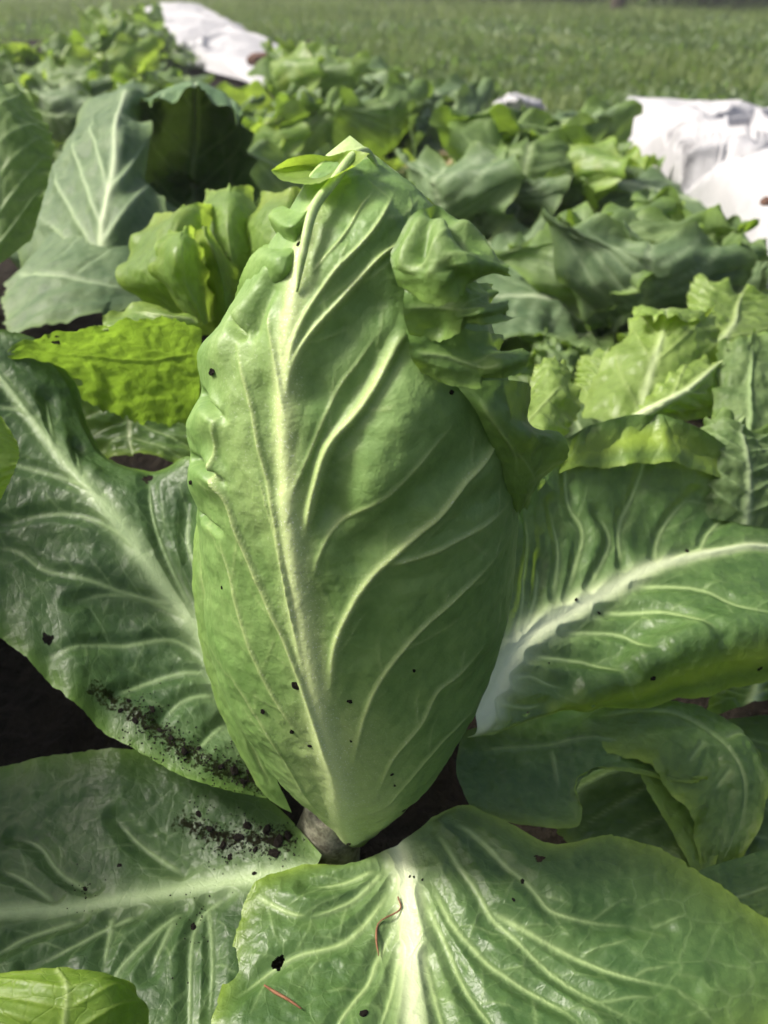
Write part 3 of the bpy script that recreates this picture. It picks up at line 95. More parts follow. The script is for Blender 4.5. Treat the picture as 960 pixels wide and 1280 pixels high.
 'right_low': [([(0.163, 0.258), (0.442, 0.521), (0.867, 0.579)], 0.0014, 0.001, 0.0012, 0.5, 'v')],
 'yellow_leaf': [([(0.346, 0.033), (0.525, 0.267), (0.546, 0.525), (0.512, 0.762)], 0.0016, 0.0008, 0.0012, 0.35, 'v')],
 'pale_f': [([(0.592, 0.013), (0.458, 0.333), (0.858, 0.662)], 0.0018, 0.001, 0.002, 0.8, 'v')],
 'pale_a': [([(0.5, 0.083), (0.5, 0.379), (0.517, 0.787)], 0.0018, 0.0008, 0.0012, 0.4, 'v')],
 'pale_b': [([(0.554, 0.071), (0.512, 0.354), (0.521, 0.808)], 0.0018, 0.0008, 0.0012, 0.4, 'v')],
 'pale_c': [([(0.642, 0.092), (0.529, 0.358), (0.562, 0.917)], 0.0018, 0.0008, 0.0012, 0.4, 'v')],
 'pale_d': [([(0.554, 0.029), (0.521, 0.383), (0.537, 0.912)], 0.0018, 0.0008, 0.0012, 0.4, 'v')],
 'cup_fan': [([(0.637, 0.0), (0.588, 0.15), (0.65, 0.367), (0.683, 0.75)], 0.005, 0.0016, 0.0035, 0.9, 'r'), ([(0.621, 0.033), (0.396, 0.142), (0.108, 0.258)], 0.0026, 0.001, 0.0024, 0.75, 'v'), ([(0.6, 0.1), (0.346, 0.246), (0.1, 0.425)], 0.0026, 0.001, 0.0024, 0.75, 'v'), ([(0.596, 0.167), (0.392, 0.35), (0.154, 0.567)], 0.0026, 0.001, 0.0024, 0.75, 'v'), ([(0.613, 0.267), (0.475, 0.446), (0.267, 0.662)], 0.0026, 0.001, 0.0024, 0.75, 'v'), ([(0.625, 0.05), (0.8, 0.154), (0.971, 0.183)], 0.0026, 0.001, 0.0024, 0.75, 'v'), ([(0.596, 0.133), (0.787, 0.25), (0.992, 0.333)], 0.0026, 0.001, 0.0024, 0.75, 'v'), ([(0.617, 0.246), (0.783, 0.358), (1.0, 0.483)], 0.0026, 0.001, 0.0024, 0.75, 'v')],
 'cup_drape': [([(0.025, 0.167), (0.204, 0.55), (0.5, 0.75), (0.729, 0.838)], 0.003, 0.0015, 0.0025, 0.6, 'v'), ([(0.196, 0.458), (0.263, 0.342), (0.338, 0.196)], 0.002, 0.001, 0.0018, 0.5, 'v'), ([(0.312, 0.633), (0.425, 0.458), (0.512, 0.304)], 0.002, 0.001, 0.0018, 0.5, 'v')],
 'frond_rib': [([(0.354, 0.008), (0.5, 0.333), (0.496, 0.692), (0.529, 1.0)], 0.0045, 0.0015, 0.0025, 1.0, 'r'), ([(0.471, 0.35), (0.208, 0.646), (0.1, 0.821)], 0.0016, 0.0008, 0.001, 0.5, 'v'), ([(0.525, 0.487), (0.792, 0.662)], 0.0016, 0.0008, 0.001, 0.5, 'v')],
 'frond_c': [([(0.5, 0.037), (0.55, 0.333), (0.546, 0.692), (0.558, 0.946)], 0.003, 0.0012, 0.002, 0.7, 'v')],
 'frond_e': [([(0.129, 0.054), (0.375, 0.333), (0.7, 0.546)], 0.0015, 0.0008, 0.001, 0.5, 'v')],
}
SPOTS = {
 'head': [(0.487, 0.4, 1.0), (0.379, 0.354, 1.1), (0.412, 0.338, 0.6), (0.2, 0.575, 1.0), (0.208, 0.688, 1.2), (0.396, 0.412, 1.3), (0.583, 0.287, 0.8), (0.596, 0.263, 0.6), (0.688, 0.154, 0.8), (0.417, 0.062, 1.1), (0.325, 0.367, 0.9), (0.675, 0.688, 0.7), (0.308, 0.842, 0.8), (0.196, 0.738, 0.8), (0.6, 0.425, 0.5), (0.254, 0.479, 0.6), (0.492, 0.35, 0.4)],
 'left_leaf': [(0.108, 0.271, 1.0), (0.079, 0.329, 0.9), (0.087, 0.212, 1.2), (0.154, 0.292, 0.8), (0.117, 0.1, 1.3), (0.083, 0.075, 1.3), (0.133, 0.179, 0.9), (0.079, 0.367, 0.7), (0.104, 0.242, 0.9), (0.1, 0.129, 0.8), (0.121, 0.35, 0.6), (0.167, 0.062, 1.1)],
 'right_leaf': [(0.533, 0.467, 1.0), (0.479, 0.717, 1.2), (0.479, 0.379, 0.6), (0.887, 0.567, 1.1), (0.946, 0.8, 0.8), (0.146, 0.487, 1.2), (0.613, 0.312, 0.5)],
 'bottom_leaf': [(0.388, 0.633, 1.1), (0.825, 0.4, 1.0), (0.55, 0.179, 0.5), (0.529, 0.163, 0.4), (0.583, 0.208, 0.5), (0.771, 0.438, 0.5)],
 'low_left_leaf': [(0.804, 0.196, 1.6), (0.758, 0.15, 1.4), (0.713, 0.279, 1.2), (0.662, 0.225, 1.0), (0.725, 0.367, 1.1), (0.608, 0.3, 0.8), (0.854, 0.125, 1.4), (0.783, 0.4, 0.8), (0.371, 0.404, 0.8), (0.562, 0.704, 0.8), (0.521, 0.217, 0.7), (0.604, 0.6, 0.5), (0.783, 0.258, 1.4), (0.662, 0.158, 1.2), (0.662, 0.325, 0.9)],
 'yellow_leaf': [(0.55, 0.883, 1.7), (0.129, 0.621, 1.7), (0.892, 0.842, 1.4), (0.838, 0.729, 1.0), (0.554, 0.358, 0.8), (0.754, 0.254, 1.0), (0.279, 0.233, 1.2), (0.467, 0.383, 0.8)],
}
CORE_R = [0.0068, 0.017, 0.027, 0.0375, 0.0482, 0.057, 0.0625, 0.064, 0.0636, 0.0617, 0.0576, 0.0514, 0.0434, 0.0342, 0.0258, 0.0164, 0.0086]
ANCHOR = {'r1': (0.27, 1.02, 0.12), 'r1b': (0.388, 1.078, 0.1), 'r2': (0.187, 1.353, 0.13), 'r2b': (0.309, 1.405, 0.12), 'r3': (0.179, 1.781, 0.14), 'r4': (0.065, 1.958, 0.16), 'r5': (-0.147, 2.405, 0.17), 'r6': (-0.2, 1.513, 0.13), 'r7': (-0.505, 2.327, 0.16), 'r8': (-0.845, 2.987, 0.16), 'r9': (-0.701, 2.183, 0.15), 'r10': (-0.074, 1.755, 0.13), 'r11': (0.097, 1.397, 0.11), 'small': (0.173, 0.862, 0.06), 'r12': (-1.041, 2.85, 0.15), 'r13': (-0.778, 4.052, 0.15), 'r14': (-0.233, 2.0, 0.14), 'clod1': (-0.41, 3.34, 0.14), 'clod2': (0.451, 1.074, 0.1), 'trunk': (2.452, 10.694, -0.05), 'trunk2': (1.125, 11.882, -0.05), 'trunk3': (1.945, 12.338, -0.05), 'bush': (4.133, 12.338, -0.05), 'weed': (0.462, 2.639, 0.05), 'old': (0.089, 1.535, 0.12), 'r17': (-0.303, 1.853, 0.13), 'r15': (-1.207, 4.595, 0.15), 'r16': (0.322, 1.731, 0.12)}
TWIGS = [[(0.458, 0.229), (0.467, 0.275), (0.404, 0.312), (0.4, 0.375), (0.412, 0.438)], [(0.125, 0.583), (0.158, 0.596), (0.196, 0.613), (0.233, 0.633)]]

# ------------------------------------------------------------------ helpers
random.seed(4); RNG = np.random.default_rng(7)
def hash3(i, j, k, s):
    n = (i*374761393 + j*668265263 + k*2147483647 + s*1442695041) & 0xffffffff
    n = ((n ^ (n >> 13)) * 1274126177) & 0xffffffff
    return ((n ^ (n >> 16)) & 0xffff) / 32767.5 - 1.0
def vnoise(p, seed=0):
    f = np.floor(p).astype(np.int64); t = p - f; t = t*t*t*(t*(t*6-15)+10)
    r = 0
    for a in (0, 1):
        for b in (0, 1):
            for c in (0, 1):
                wgt = (t[..., 0] if a else 1-t[..., 0])*(t[..., 1] if b else 1-t[..., 1])*(t[..., 2] if c else 1-t[..., 2])
                r = r + wgt*hash3(f[..., 0]+a, f[..., 1]+b, f[..., 2]+c, seed)
    return r
def fbm(p, seed=0, oct=3, gain=.5):
    r = 0; a = 1
    for o in range(oct):
        r = r + a*vnoise(p*2.03**o + 17.3*o, seed+o); a *= gain
    return r
def crw(t, n):
    t = np.clip(np.asarray(t, float), 0, 1)*(n-1)
    i = np.minimum(t.astype(int), n-2); s = t-i
    W = np.zeros(t.shape+(n+2,))
    for k, wk in enumerate((-.5*s+s*s-.5*s**3, 1-2.5*s*s+1.5*s**3, .5*s+2*s*s-1.5*s**3, -.5*s*s+.5*s**3)):
        np.put_along_axis(W, (i+k)[..., None], wk[..., None], -1)
    o = W[..., 1:-1].copy()
    o[..., 0] += 2*W[..., 0]; o[..., 1] -= W[..., 0]; o[..., -1] += 2*W[..., -1]; o[..., -2] -= W[..., -1]
    return o
def ev(net, u, v):
    return np.einsum('...i,...j,ijk->...k', crw(v, net.shape[0]), crw(u, net.shape[1]), net)
def curve(pts, n):
    p = np.asarray(pts, float); return crw(np.linspace(0, 1, n), len(p)) @ p
def normals(G):
    du = np.gradient(G, axis=1); dv = np.gradient(G, axis=0)
    n = np.cross(du, dv); return n/np.maximum(np.linalg.norm(n, axis=-1, keepdims=True), 1e-12)
def seg_dist(Pt, line):
    """distance of points to a polyline, and the position 0..1 along it"""
    best = np.full(len(Pt), 1e9); pos = np.zeros(len(Pt)); m = len(line)-1
    for i in range(m):
        a = line[i]; d = line[i+1]-a; L = max(d @ d, 1e-12)
        t = np.clip(((Pt-a) @ d)/L, 0, 1); q = ((Pt - a - t[:, None]*d)**2).sum(1)
        k = q < best; best[k] = q[k]; pos[k] = (i+t[k])/m
    return np.sqrt(best), pos
def smooth(x, a, b):
    t = np.clip((x-a)/(b-a), 0, 1); return t*t*(3-2*t)

def auto_strokes(n=7, seed=0, wr=.003, wv=.0012, h=.0015, c=.55, rib=1.0, sweep=.26):
    r = random.Random(seed)
    s = [([(.5, 0), (.5+r.uniform(-.02, .02), .35), (.5+r.uniform(-.02, .02), .7), (.5, .97)], wr, wr*.25, h*1.4, rib, 'r')]
    for i in range(n):
        v0 = .05+.8*i/n
        for sd in (-1, 1):
            a = v0+r.uniform(-.03, .03); e = sweep*r.uniform(.8, 1.2)
            s.append(([(.5, a), (.5+sd*.15, a+e*.35), (.5+sd*.32, min(.98, a+e*.75)), (.5+sd*.46, min(.99, a+e*1.15))], wv, wv*.5, h, c, 'v'))
    return s

def branches(net, strokes, seed, step=.011, lmin=.010, lmax=.028, w=.0007, h=.00018, c=.26):
    """small veins leaving the side veins at an angle, alternately left and right"""
    r = random.Random(seed); net = np.asarray(net, float); out = []
    for pts, w0, w1, hh, cc, kind in strokes:
        if kind != 'v' or w0 < .0009: continue
        uv = curve(pts, 40); line = ev(net, uv[:, 0], uv[:, 1]); seg = np.linalg.norm(np.diff(line, axis=0), axis=1); cum = np.concatenate([[0], np.cumsum(seg)])
        s = r.uniform(.3, 1)*step; sd = 1
        while s < cum[-1]*.94:
            i = min(int(np.searchsorted(cum, s)), 38); u0, v0 = uv[i]
            e = 1e-3; pu = (ev(net, np.array(u0+e), np.array(v0))-ev(net, np.array(u0-e), np.array(v0)))/(2*e); pv = (ev(net, np.array(u0), np.array(v0+e))-ev(net, np.array(u0), np.array(v0-e)))/(2*e)
            a, b = max(np.linalg.norm(pu), 1e-4), max(np.linalg.norm(pv), 1e-4)
            d = (uv[i+1]-uv[max(i-1, 0)])*np.array([a, b]); d /= max(np.linalg.norm(d), 1e-9)
            ang = sd*math.radians(r.uniform(28, 58)); l = r.uniform(lmin, lmax); p = []; x, y = u0, v0
            for k in range(4):
                p.append((x, y)); q = ang*(1-.14*k)+r.uniform(-.15, .15)
                x += (d[0]*math.cos(q)-d[1]*math.sin(q))*l/3/a; y += (d[0]*math.sin(q)+d[1]*math.cos(q))*l/3/b
            if all(-.02 < q[0] < 1.02 and -.02 < q[1] < 1.02 for q in p): out.append((p, w, w*.6, h, c*r.uniform(.6, 1.1), 'v'))
            s += step*r.uniform(.6, 1.5); sd = -sd
    return out

def sheet(net, nu, nv, strokes=(), sign=1, ruffle=0, rfreq=9, jag=.012, blister=.0004, bscale=180., pillow=0., seed=0, margin=(1, 1, 1), ribfade=.45, pscale=.010):
    """A leaf blade: spline surface + relief of ribs and veins + blisters + ruffled, slightly toothed margin.
    margin = which borders are free margins: (u=0, u=1, v=1)"""
    net = np.asarray(net, float)
    v = np.linspace(0, 1, nv)[:, None]*np.ones((1, nu)); u = np.ones((nv, 1))*np.linspace(0, 1, nu)[None, :]
    if jag:
        q = np.stack([v[:, 0]*38, 0*v[:, 0], 0*v[:, 0]], -1)
        jl = jag*(vnoise(q, seed+3)*.6+vnoise(q*2.7, seed+5)*.4 + .9)*margin[0]
        jr = jag*(vnoise(q, seed+4)*.6+vnoise(q*2.7, seed+6)*.4 + .9)*margin[1]
        u = jl[:, None] + u*(1-jl-jr)[:, None]
        if margin[2]:
            qt = np.stack([u*30, 0*u, 0*u], -1); v = v*(1-jag*.8*(vnoise(qt, seed+8)+.9))
    B = ev(net, u, v)
    du = np.linalg.norm(np.diff(B, axis=1), axis=-1); W = du.sum(1); Lh = np.linalg.norm(np.diff(B, axis=0), axis=-1).sum(0).mean()
    e = np.full(u.shape, 9.0)
    if margin[0]: e = np.minimum(e, u*W[:, None])
    if margin[1]: e = np.minimum(e, (1-u)*W[:, None])
    if margin[2]: e = np.minimum(e, (1-v)*Lh)
    N = normals(B)*sign
    Pt = B.reshape(-1, 3); disp = np.zeros(len(Pt)); vein = np.zeros(len(Pt)); rib = np.zeros(len(Pt)); dirt = np.zeros(len(Pt)); extra = np.zeros(len(Pt)); near = np.full(len(Pt), 1.0)
    for pts, w0, w1, h, c, kind in strokes:
        uv = curve(pts, max(8, 5*len(pts)))
        line = ev(net, uv[:, 0], uv[:, 1])
        wm = 3*max(w0, w1) if kind in 'fdwe' else 7*max(w0, w1)
        k = np.where(((Pt > line.min(0)-wm) & (Pt < line.max(0)+wm)).all(1))[0]
        if not len(k): continue
        d, t = seg_dist(Pt[k], line); wd = w0+(w1-w0)*t
        fade = smooth(1-t, 0, .32) if kind != 'r' else 1
        if kind == 'v': fade = fade*smooth(t, -.03, .14)
        if kind in 'fvr': disp[k] += h*fade*np.exp(-(d/wd)**2)
        if kind == 'e':
            extra[k] = np.maximum(extra[k], c*np.exp(-(d/wd)**2)); continue
        if kind == 'w':
            vein[k] = np.maximum(vein[k], c*np.exp(-(d/wd)**2)); continue
        if kind == 'd':
            dirt[k] = np.maximum(dirt[k], c*np.exp(-(d/wd)**2)); continue
        if kind == 'r':
            rib[k] = np.maximum(rib[k], c*(1-ribfade*t)*np.exp(-(d/(wd*1.0))**2)); vein[k] = np.maximum(vein[k], .42*np.exp(-(d/(wd*1.9))**2))
        elif kind == 'v':
            vein[k] = np.maximum(vein[k], c*fade*(np.exp(-(d/(wd*.8))**2)*1.05+.25*np.exp(-(d/(wd*2.4))**2)))
        if kind != 'f' and max(w0, w1) > .00075: near[k] = np.minimum(near[k], d)
    sh = u.shape
    disp = disp.reshape(sh); vein = vein.reshape(sh); rib = rib.reshape(sh); near = near.reshape(sh)
    if pillow: disp += pillow*smooth(near, 0, pscale)*smooth(e, 0, .02)
    flat = 1-np.clip(rib, 0, 1)
    n1 = fbm(B*bscale, seed+11, 3)
    disp += blister*n1*flat*(.5+.5*smooth(near, 0, .006))
    disp += blister*2.2*fbm(B*bscale*.22, seed+15, 2)*flat
    if ruffle:
        ph = fbm(np.stack([v*rfreq*.55, (u > .5)*3.1, 0*u], -1), seed+21, 2)
        wave = np.sin(v*rfreq*6.28+ph*3.2 + (u > .5)*1.7)
        wt = np.sin(u*rfreq*3.4+1.1+ph*2)
        m = np.exp(-e/(.16*min(W.mean(), Lh)))
        tip = np.exp(-(1-v)*Lh/(.12*Lh))*margin[2]
        disp += ruffle*m*(wave*(1-tip)+wt*tip)*smooth(v, .02, .25)
    G = B+N*disp[..., None]
    return dict(G=G, u=u, v=v, dirt=dirt.reshape(sh), vein=vein, rib=rib, edge=np.maximum(np.exp(-e/.006), extra.reshape(sh)), W=W, L=Lh, N=N)

def mesh_grid(name, S, mat, smooth_shade=True, closed=False):
    G = S['G']; nv, nu = G.shape[:2]
    me = bpy.data.meshes.new(name)
    idx = np.arange(nv*nu).reshape(nv, nu)
    f = np.stack([idx[:-1, :-1], idx[:-1, 1:], idx[1:, 1:], idx[1:, :-1]], -1).reshape(-1, 4)
    if 'keep' in S:
        k = S['keep'].ravel(); f = f[k[f].all(1)]
    me.vertices.add(nv*nu); me.vertices.foreach_set('co', G.reshape(-1).astype(np.float32))
    me.loops.add(f.size); me.loops.foreach_set('vertex_index', f.ravel().astype(np.int32))
    me.polygons.add(len(f)); me.polygons.foreach_set('loop_start', (np.arange(len(f))*4).astype(np.int32))
    me.polygons.foreach_set('use_smooth', np.ones(len(f), bool))
    me.update()
    uvl = me.uv_layers.new(name='UVMap')
    uvc = np.stack([S['u']*np.mean(S['W']), S['v']*S['L']], -1).reshape(-1, 2)[f.ravel()]
    uvl.data.foreach_set('uv', uvc.ravel().astype(np.float32))
    for a in ('vein', 'rib', 'edge'):
        at = me.attributes.new(a, 'FLOAT', 'POINT'); at.data.foreach_set('value', np.clip(S[a], 0, 2).ravel().astype(np.float32))
    if 'dirt' in S and S['dirt'].max() > 0:
        at = me.attributes.new('dirt', 'FLOAT', 'POINT'); at.data.foreach_set('value', S['dirt'].ravel().astype(np.float32))
    me.materials.append(mat); me.validate()
    return me
def link(name, me, parent=None, label=None, cat=None, group=None, kind=None, loc=None, rot=None, scale=None):
    o = bpy.data.objects.new(name, me); C.objects.link(o)
    if parent is not None: o.parent = parent
    if loc is not None: o.location = loc
    if rot is not None: o.rotation_euler = rot
    if scale is not None: o.scale = scale if hasattr(scale, '__len__') else (scale,)*3
    for k, x in (('label', label), ('category', cat), ('group', group), ('kind', kind)):
        if x: o[k] = x
    return o
def raw(name, V, Fc, mat, sm=True):
    me = bpy.data.meshes.new(name); me.from_pydata([tuple(map(float, q)) for q in V], [], [tuple(map(int, q)) for q in Fc])
    if sm: me.polygons.foreach_set('use_smooth', [True]*len(me.polygons))
    me.materials.append(mat); me.update(); return me
def tube(pts, rad, seg=10, n=40):
    c = curve(pts, n); r = np.interp(np.linspace(0, 1, n), np.linspace(0, 1, len(rad)), rad)
    V = []; Fc = []; up = Vector((.3, -.9, .2))
    for i in range(n):
        t = Vector(c[min(i+1, n-1)]-c[max(i-1, 0)]).normalized(); a = t.cross(up).normalized(); b = t.cross(a)
        for k in range(seg):
            q = 2*math.pi*k/seg; V.append(Vector(c[i])+(a*math.cos(q)+b*math.sin(q))*r[i])
    for i in range(n-1):
        for k in range(seg):
            Fc.append((i*seg+k, i*seg+(k+1) % seg, (i+1)*seg+(k+1) % seg, (i+1)*seg+k))
    V.append(Vector(c[0])); V.append(Vector(c[-1]))
    for k in range(seg):
        Fc.append((len(V)-2, (k+1) % seg, k)); Fc.append((len(V)-1, (n-1)*seg+k, (n-1)*seg+(k+1) % seg))
    return V, Fc

# ------------------------------------------------------------------ materials
class NB:
    def __init__(s, name):
        s.m = bpy.data.materials.new(name); s.m.use_nodes = True; s.t = s.m.node_tree; s.t.nodes.clear()
    def n(s, typ, ins=None, **kw):
        x = s.t.nodes.new(typ)
        for k, v in kw.items(): setattr(x, k, v)
        for k, v in (ins or {}).items(): s.set(x.inputs[k], v)
        return x
    def set(s, sock, v):
        if hasattr(v, 'is_output') or isinstance(v, bpy.types.NodeSocket): s.t.links.new(v, sock)
        else: sock.default_value = v
    def attr(s, name): return s.n('ShaderNodeAttribute', attribute_name=name).outputs['Fac']
    def math(s, op, a, b=0., c=None, clamp=False):
        x = s.n('ShaderNodeMath', operation=op, use_clamp=clamp); s.set(x.inputs[0], a); s.set(x.inputs[1], b)
        if c is not None: s.set(x.inputs[2], c)
        return x.outputs[0]
    def mix(s, f, a, b, blend='MIX'):
        x = s.n('ShaderNodeMix', data_type='RGBA', blend_type=blend); s.set(x.inputs[0], f); s.set(x.inputs[6], a); s.set(x.inputs[7], b); return x.outputs[2]
    def ramp(s, f, a, b, c=0., d=1.):
        x = s.n('ShaderNodeMapRange', interpolation_type='SMOOTHSTEP'); s.set(x.inputs[0], f); x.inputs[1].default_value = a; x.inputs[2].default_value = b; x.inputs[3].default_value = c; x.inputs[4].default_value = d; return x.outputs[0]
    def noise(s, vec, scale, detail=3., rough=.55):
        x = s.n('ShaderNodeTexNoise'); s.set(x.inputs['Vector'], vec); x.inputs['Scale'].default_value = scale; x.inputs['Detail'].default_value = detail; x.inputs['Roughness'].default_value = rough; return x.outputs[0]
    def out(s, sh):
        o = s.n('ShaderNodeOutputMaterial'); s.t.links.new(sh, o.inputs[0]); return s.m
def col(r, g, b): return (r, g, b, 1)

def leaf_mat(name, dark, light, vein=(.36, .46, .22), rib=(.62, .68, .46), edge=(.22, .34, .04), trans=(.30, .48, .06), tfac=.33, rough=.42, fine=1.0, edgef=.6, dirt=0.0, fuzz=0.0, spec=.4, yellow=0.0, nscale=1.0, hero=True):
    b = NB(name)
    uv = b.n('ShaderNodeUVMap', uv_map='UVMap').outputs[0]
    oi = b.n('ShaderNodeObjectInfo').outputs['Random']
    ob = b.n('ShaderNodeTexCoord').outputs['Object']
    va, ra, ea = b.attr('vein'), b.attr('rib'), b.attr('edge')
    n1 = b.noise(ob, 38*nscale, 3., .6); n2 = b.noise(ob, 210*nscale, 2., .6); n3 = b.noise(ob, 900, 1., .6) if hero else None
    tone = b.math('ADD', b.math('MULTIPLY', n1, .75), b.math('MULTIPLY', n2, .35))
    base = b.mix(b.ramp(tone, .36, .74), col(*dark), col(*light))
    base = b.mix(b.math('MULTIPLY', b.math('SUBTRACT', oi, .5), .35, clamp=True), base, col(*[x*.7+y*.3 for x, y in zip(light, edge)]))
    if yellow:
        base = b.mix(b.math('MULTIPLY', b.ramp(b.noise(ob, 22, 3.), .45, .7), yellow), base, col(.34, .36, .05))
    if fine:   # fine net of veinlets: warped cell borders
        nz = b.n('ShaderNodeTexNoise'); b.set(nz.inputs['Vector'], uv); nz.inputs['Scale'].default_value = 120; nz.inputs['Detail'].default_value = 1
        wv = b.n('ShaderNodeVectorMath', operation='MULTIPLY_ADD'); b.set(wv.inputs[0], nz.outputs[1]); wv.inputs[1].default_value = (.006, .006, 0); b.set(wv.inputs[2], uv)
        vo = b.n('ShaderNodeTexVoronoi', feature='DISTANCE_TO_EDGE', voronoi_dimensions='2D'); b.set(vo.inputs['Vector'], wv.outputs[0]); vo.inputs['Scale'].default_value = 130*nscale
        l1 = b.ramp(vo.outputs[0], .0, .085, 1., 0.)
        net = b.math('MULTIPLY', b.math('MULTIPLY', l1, .20*fine), b.ramp(n1, .30, .66))
        base = b.mix(net, base, col(*vein))
    base = b.mix(b.math('MULTIPLY', ea, edgef, clamp=True), base, col(*edge))
    vm = b.math('MULTIPLY', va, b.math('ADD', .75, b.math('MULTIPLY', n2, .5)), clamp=True)
    base = b.mix(vm, base, col(*vein))
    rm = b.math('MULTIPLY', ra, b.math('ADD', .78, b.math('MULTIPLY', n2, .42)), clamp=True)
    base = b.mix(rm, base, col(*rib))
    if fuzz:   # short pale hairs along the ribs
        fz = b.math('MULTIPLY', b.ramp(b.noise(ob, 1500, 1.), .62, .72), b.math('ADD', va, ra, clamp=True))
        base = b.mix(b.math('MULTIPLY', fz, fuzz, clamp=True), base, col(.75, .8, .62))
    if dirt:
        da = b.attr('dirt')
        dn = b.math('MULTIPLY', b.ramp(b.math('ADD', b.noise(ob, 420, 4., .72), b.math('MULTIPLY', da, .34)), .66, .80), b.ramp(b.math('ADD', b.noise(ob, 26, 2.), b.math('MULTIPLY', da, .6)), .55, .72))
        dn = b.math('MULTIPLY', dn, dirt, clamp=True); base = b.mix(dn, base, col(.010, .009, .006))
    hgt = b.math('MULTIPLY', n2, 1.3)
    if hero: hgt = b.math('ADD', hgt, b.math('MULTIPLY', n3, .35))
    if fine and hero: hgt = b.math('ADD', hgt, b.math('MULTIPLY', l1, -.22*fine))
    bp = b.n('ShaderNodeBump', {'Height': hgt, 'Strength': .55, 'Distance': .0006})
    pr = b.n('ShaderNodeBsdfPrincipled', {'Base Color': base, 'Roughness': b.math('ADD', rough-.08, b.math('MULTIPLY', n2, .2)), 'Normal': bp.outputs[0], 'Specular IOR Level': b.math('MULTIPLY', b.math('SUBTRACT', 1., dn), spec) if dirt else spec})
    tc = b.mix(b.math('MULTIPLY', vm, .5), col(*trans), col(trans[0]*.75, trans[1]*.7, trans[2]*.8))
    tc = b.mix(b.ramp(tone, .3, .8), b.mix(.5, tc, col(.06, .12, .01)), tc)
    if fine: tc = b.mix(b.math('MULTIPLY', l1, .45*fine, clamp=True), tc, col(trans[0]*.55, trans[1]*.6, trans[2]*.6))
    tr = b.n('ShaderNodeBsdfTranslucent', {'Color': tc, 'Normal': bp.outputs[0]})
    mx = b.n('ShaderNodeMixShader', {0: b.math('MULTIPLY', tfac, b.math('SUBTRACT', 1., b.math('MULTIPLY', ra, .6), clamp=True))})
    b.t.links.new(pr.outputs[0], mx.inputs[1]); b.t.links.new(tr.outputs[0], mx.inputs[2])
    return b.out(mx.outputs[0])
def simple_mat(name, c1, c2, scale, rough=.8, bump=.5, dist=.003, detail=6., trans=None, tfac=.3, spec=.2):
    b = NB(name); ob = b.n('ShaderNodeTexCoord').outputs['Object']
    n = b.noise(ob, scale, detail, .65); n2 = b.noise(ob, scale*5, 3.)
    base = b.mix(b.ramp(b.math('ADD', b.math('MULTIPLY', n, .7), b.math('MULTIPLY', n2, .3)), .35, .68), col(*c1), col(*c2))
    bp = b.n('ShaderNodeBump', {'Height': b.math('ADD', n, b.math('MULTIPLY', n2, .4)), 'Strength': bump, 'Distance': dist})
    pr = b.n('ShaderNodeBsdfPrincipled', {'Base Color': base, 'Roughness': rough, 'Normal': bp.outputs[0], 'Specular IOR Level': spec})
    if trans is None: return b.out(pr.outputs[0])
    tr = b.n('ShaderNodeBsdfTranslucent', {'Color': col(*trans), 'Normal': bp.outputs[0]}); mx = b.n('ShaderNodeMixShader', {0: tfac})
    b.t.links.new(pr.outputs[0], mx.inputs[1]); b.t.links.new(tr.outputs[0], mx.inputs[2]); return b.out(mx.outputs[0])

M = {}
M['head'] = leaf_mat('head_leaf', (.138, .250, .066), (.206, .332, .102), vein=(.47, .59, .23), rib=(.50, .60, .27), edge=(.26, .38, .07), trans=(.40, .58, .08), tfac=.24, rough=.46, fine=.30, edgef=.3, fuzz=.8)
M['frill'] = leaf_mat('frill_leaf', (.085, .165, .036), (.135, .235, .058), vein=(.36, .47, .20), rib=(.46, .57, .24), edge=(.20, .31, .06), trans=(.30, .48, .05), tfac=.26, rough=.46, fine=.3, edgef=.55)
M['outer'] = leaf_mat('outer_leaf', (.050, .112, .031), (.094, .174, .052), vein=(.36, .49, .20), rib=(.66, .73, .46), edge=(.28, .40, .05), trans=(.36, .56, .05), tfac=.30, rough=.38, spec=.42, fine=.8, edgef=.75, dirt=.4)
M['outer_shade_dirty'] = leaf_mat('outer_leaf_shaded_muddy', (.032, .072, .022), (.060, .118, .036), vein=(.27, .38, .17), rib=(.44, .56, .30), edge=(.15, .27, .03), trans=(.20, .36, .03), tfac=.24, rough=.42, spec=.38, fine=.8, edgef=.6, dirt=1.0)  # darker copy of outer: shade put into its greens, plus real soil smears
M['yellow'] = leaf_mat('yellow_leaf', (.10, .19, .03), (.19, .29, .045), vein=(.26, .36, .06), edge=(.26, .36, .04), trans=(.36, .58, .05), tfac=.50, fine=1.4, edgef=.4, dirt=.6)
M['pale'] = leaf_mat('pale_leaf', (.13, .22, .05), (.19, .30, .075), vein=(.36, .46, .18), rib=(.5, .6, .32), edge=(.26, .38, .04), trans=(.48, .68, .08), tfac=.42, fine=0, yellow=.35, hero=False)
M['blue'] = leaf_mat('blue_green_leaf', (.075, .13, .058), (.135, .20, .095), vein=(.32, .42, .24), rib=(.5, .58, .38), edge=(.19, .28, .07), trans=(.26, .40, .08), tfac=.25, rough=.55, fine=0, hero=False, spec=.3)
M['thick'] = leaf_mat('thick_blue_green_leaf', (.06, .12, .048), (.105, .175, .075), vein=(.30, .40, .22), rib=(.5, .58, .38), edge=(.17, .27, .05), trans=(.22, .38, .05), tfac=.05, rough=.55, fine=0, hero=False, spec=.3)
M['mid'] = leaf_mat('garden_leaf', (.085, .145, .048), (.145, .21, .080), vein=(.30, .42, .18), rib=(.5, .6, .34), edge=(.19, .31, .04), trans=(.34, .54, .05), tfac=.34, rough=.52, fine=0, hero=False, spec=.3)
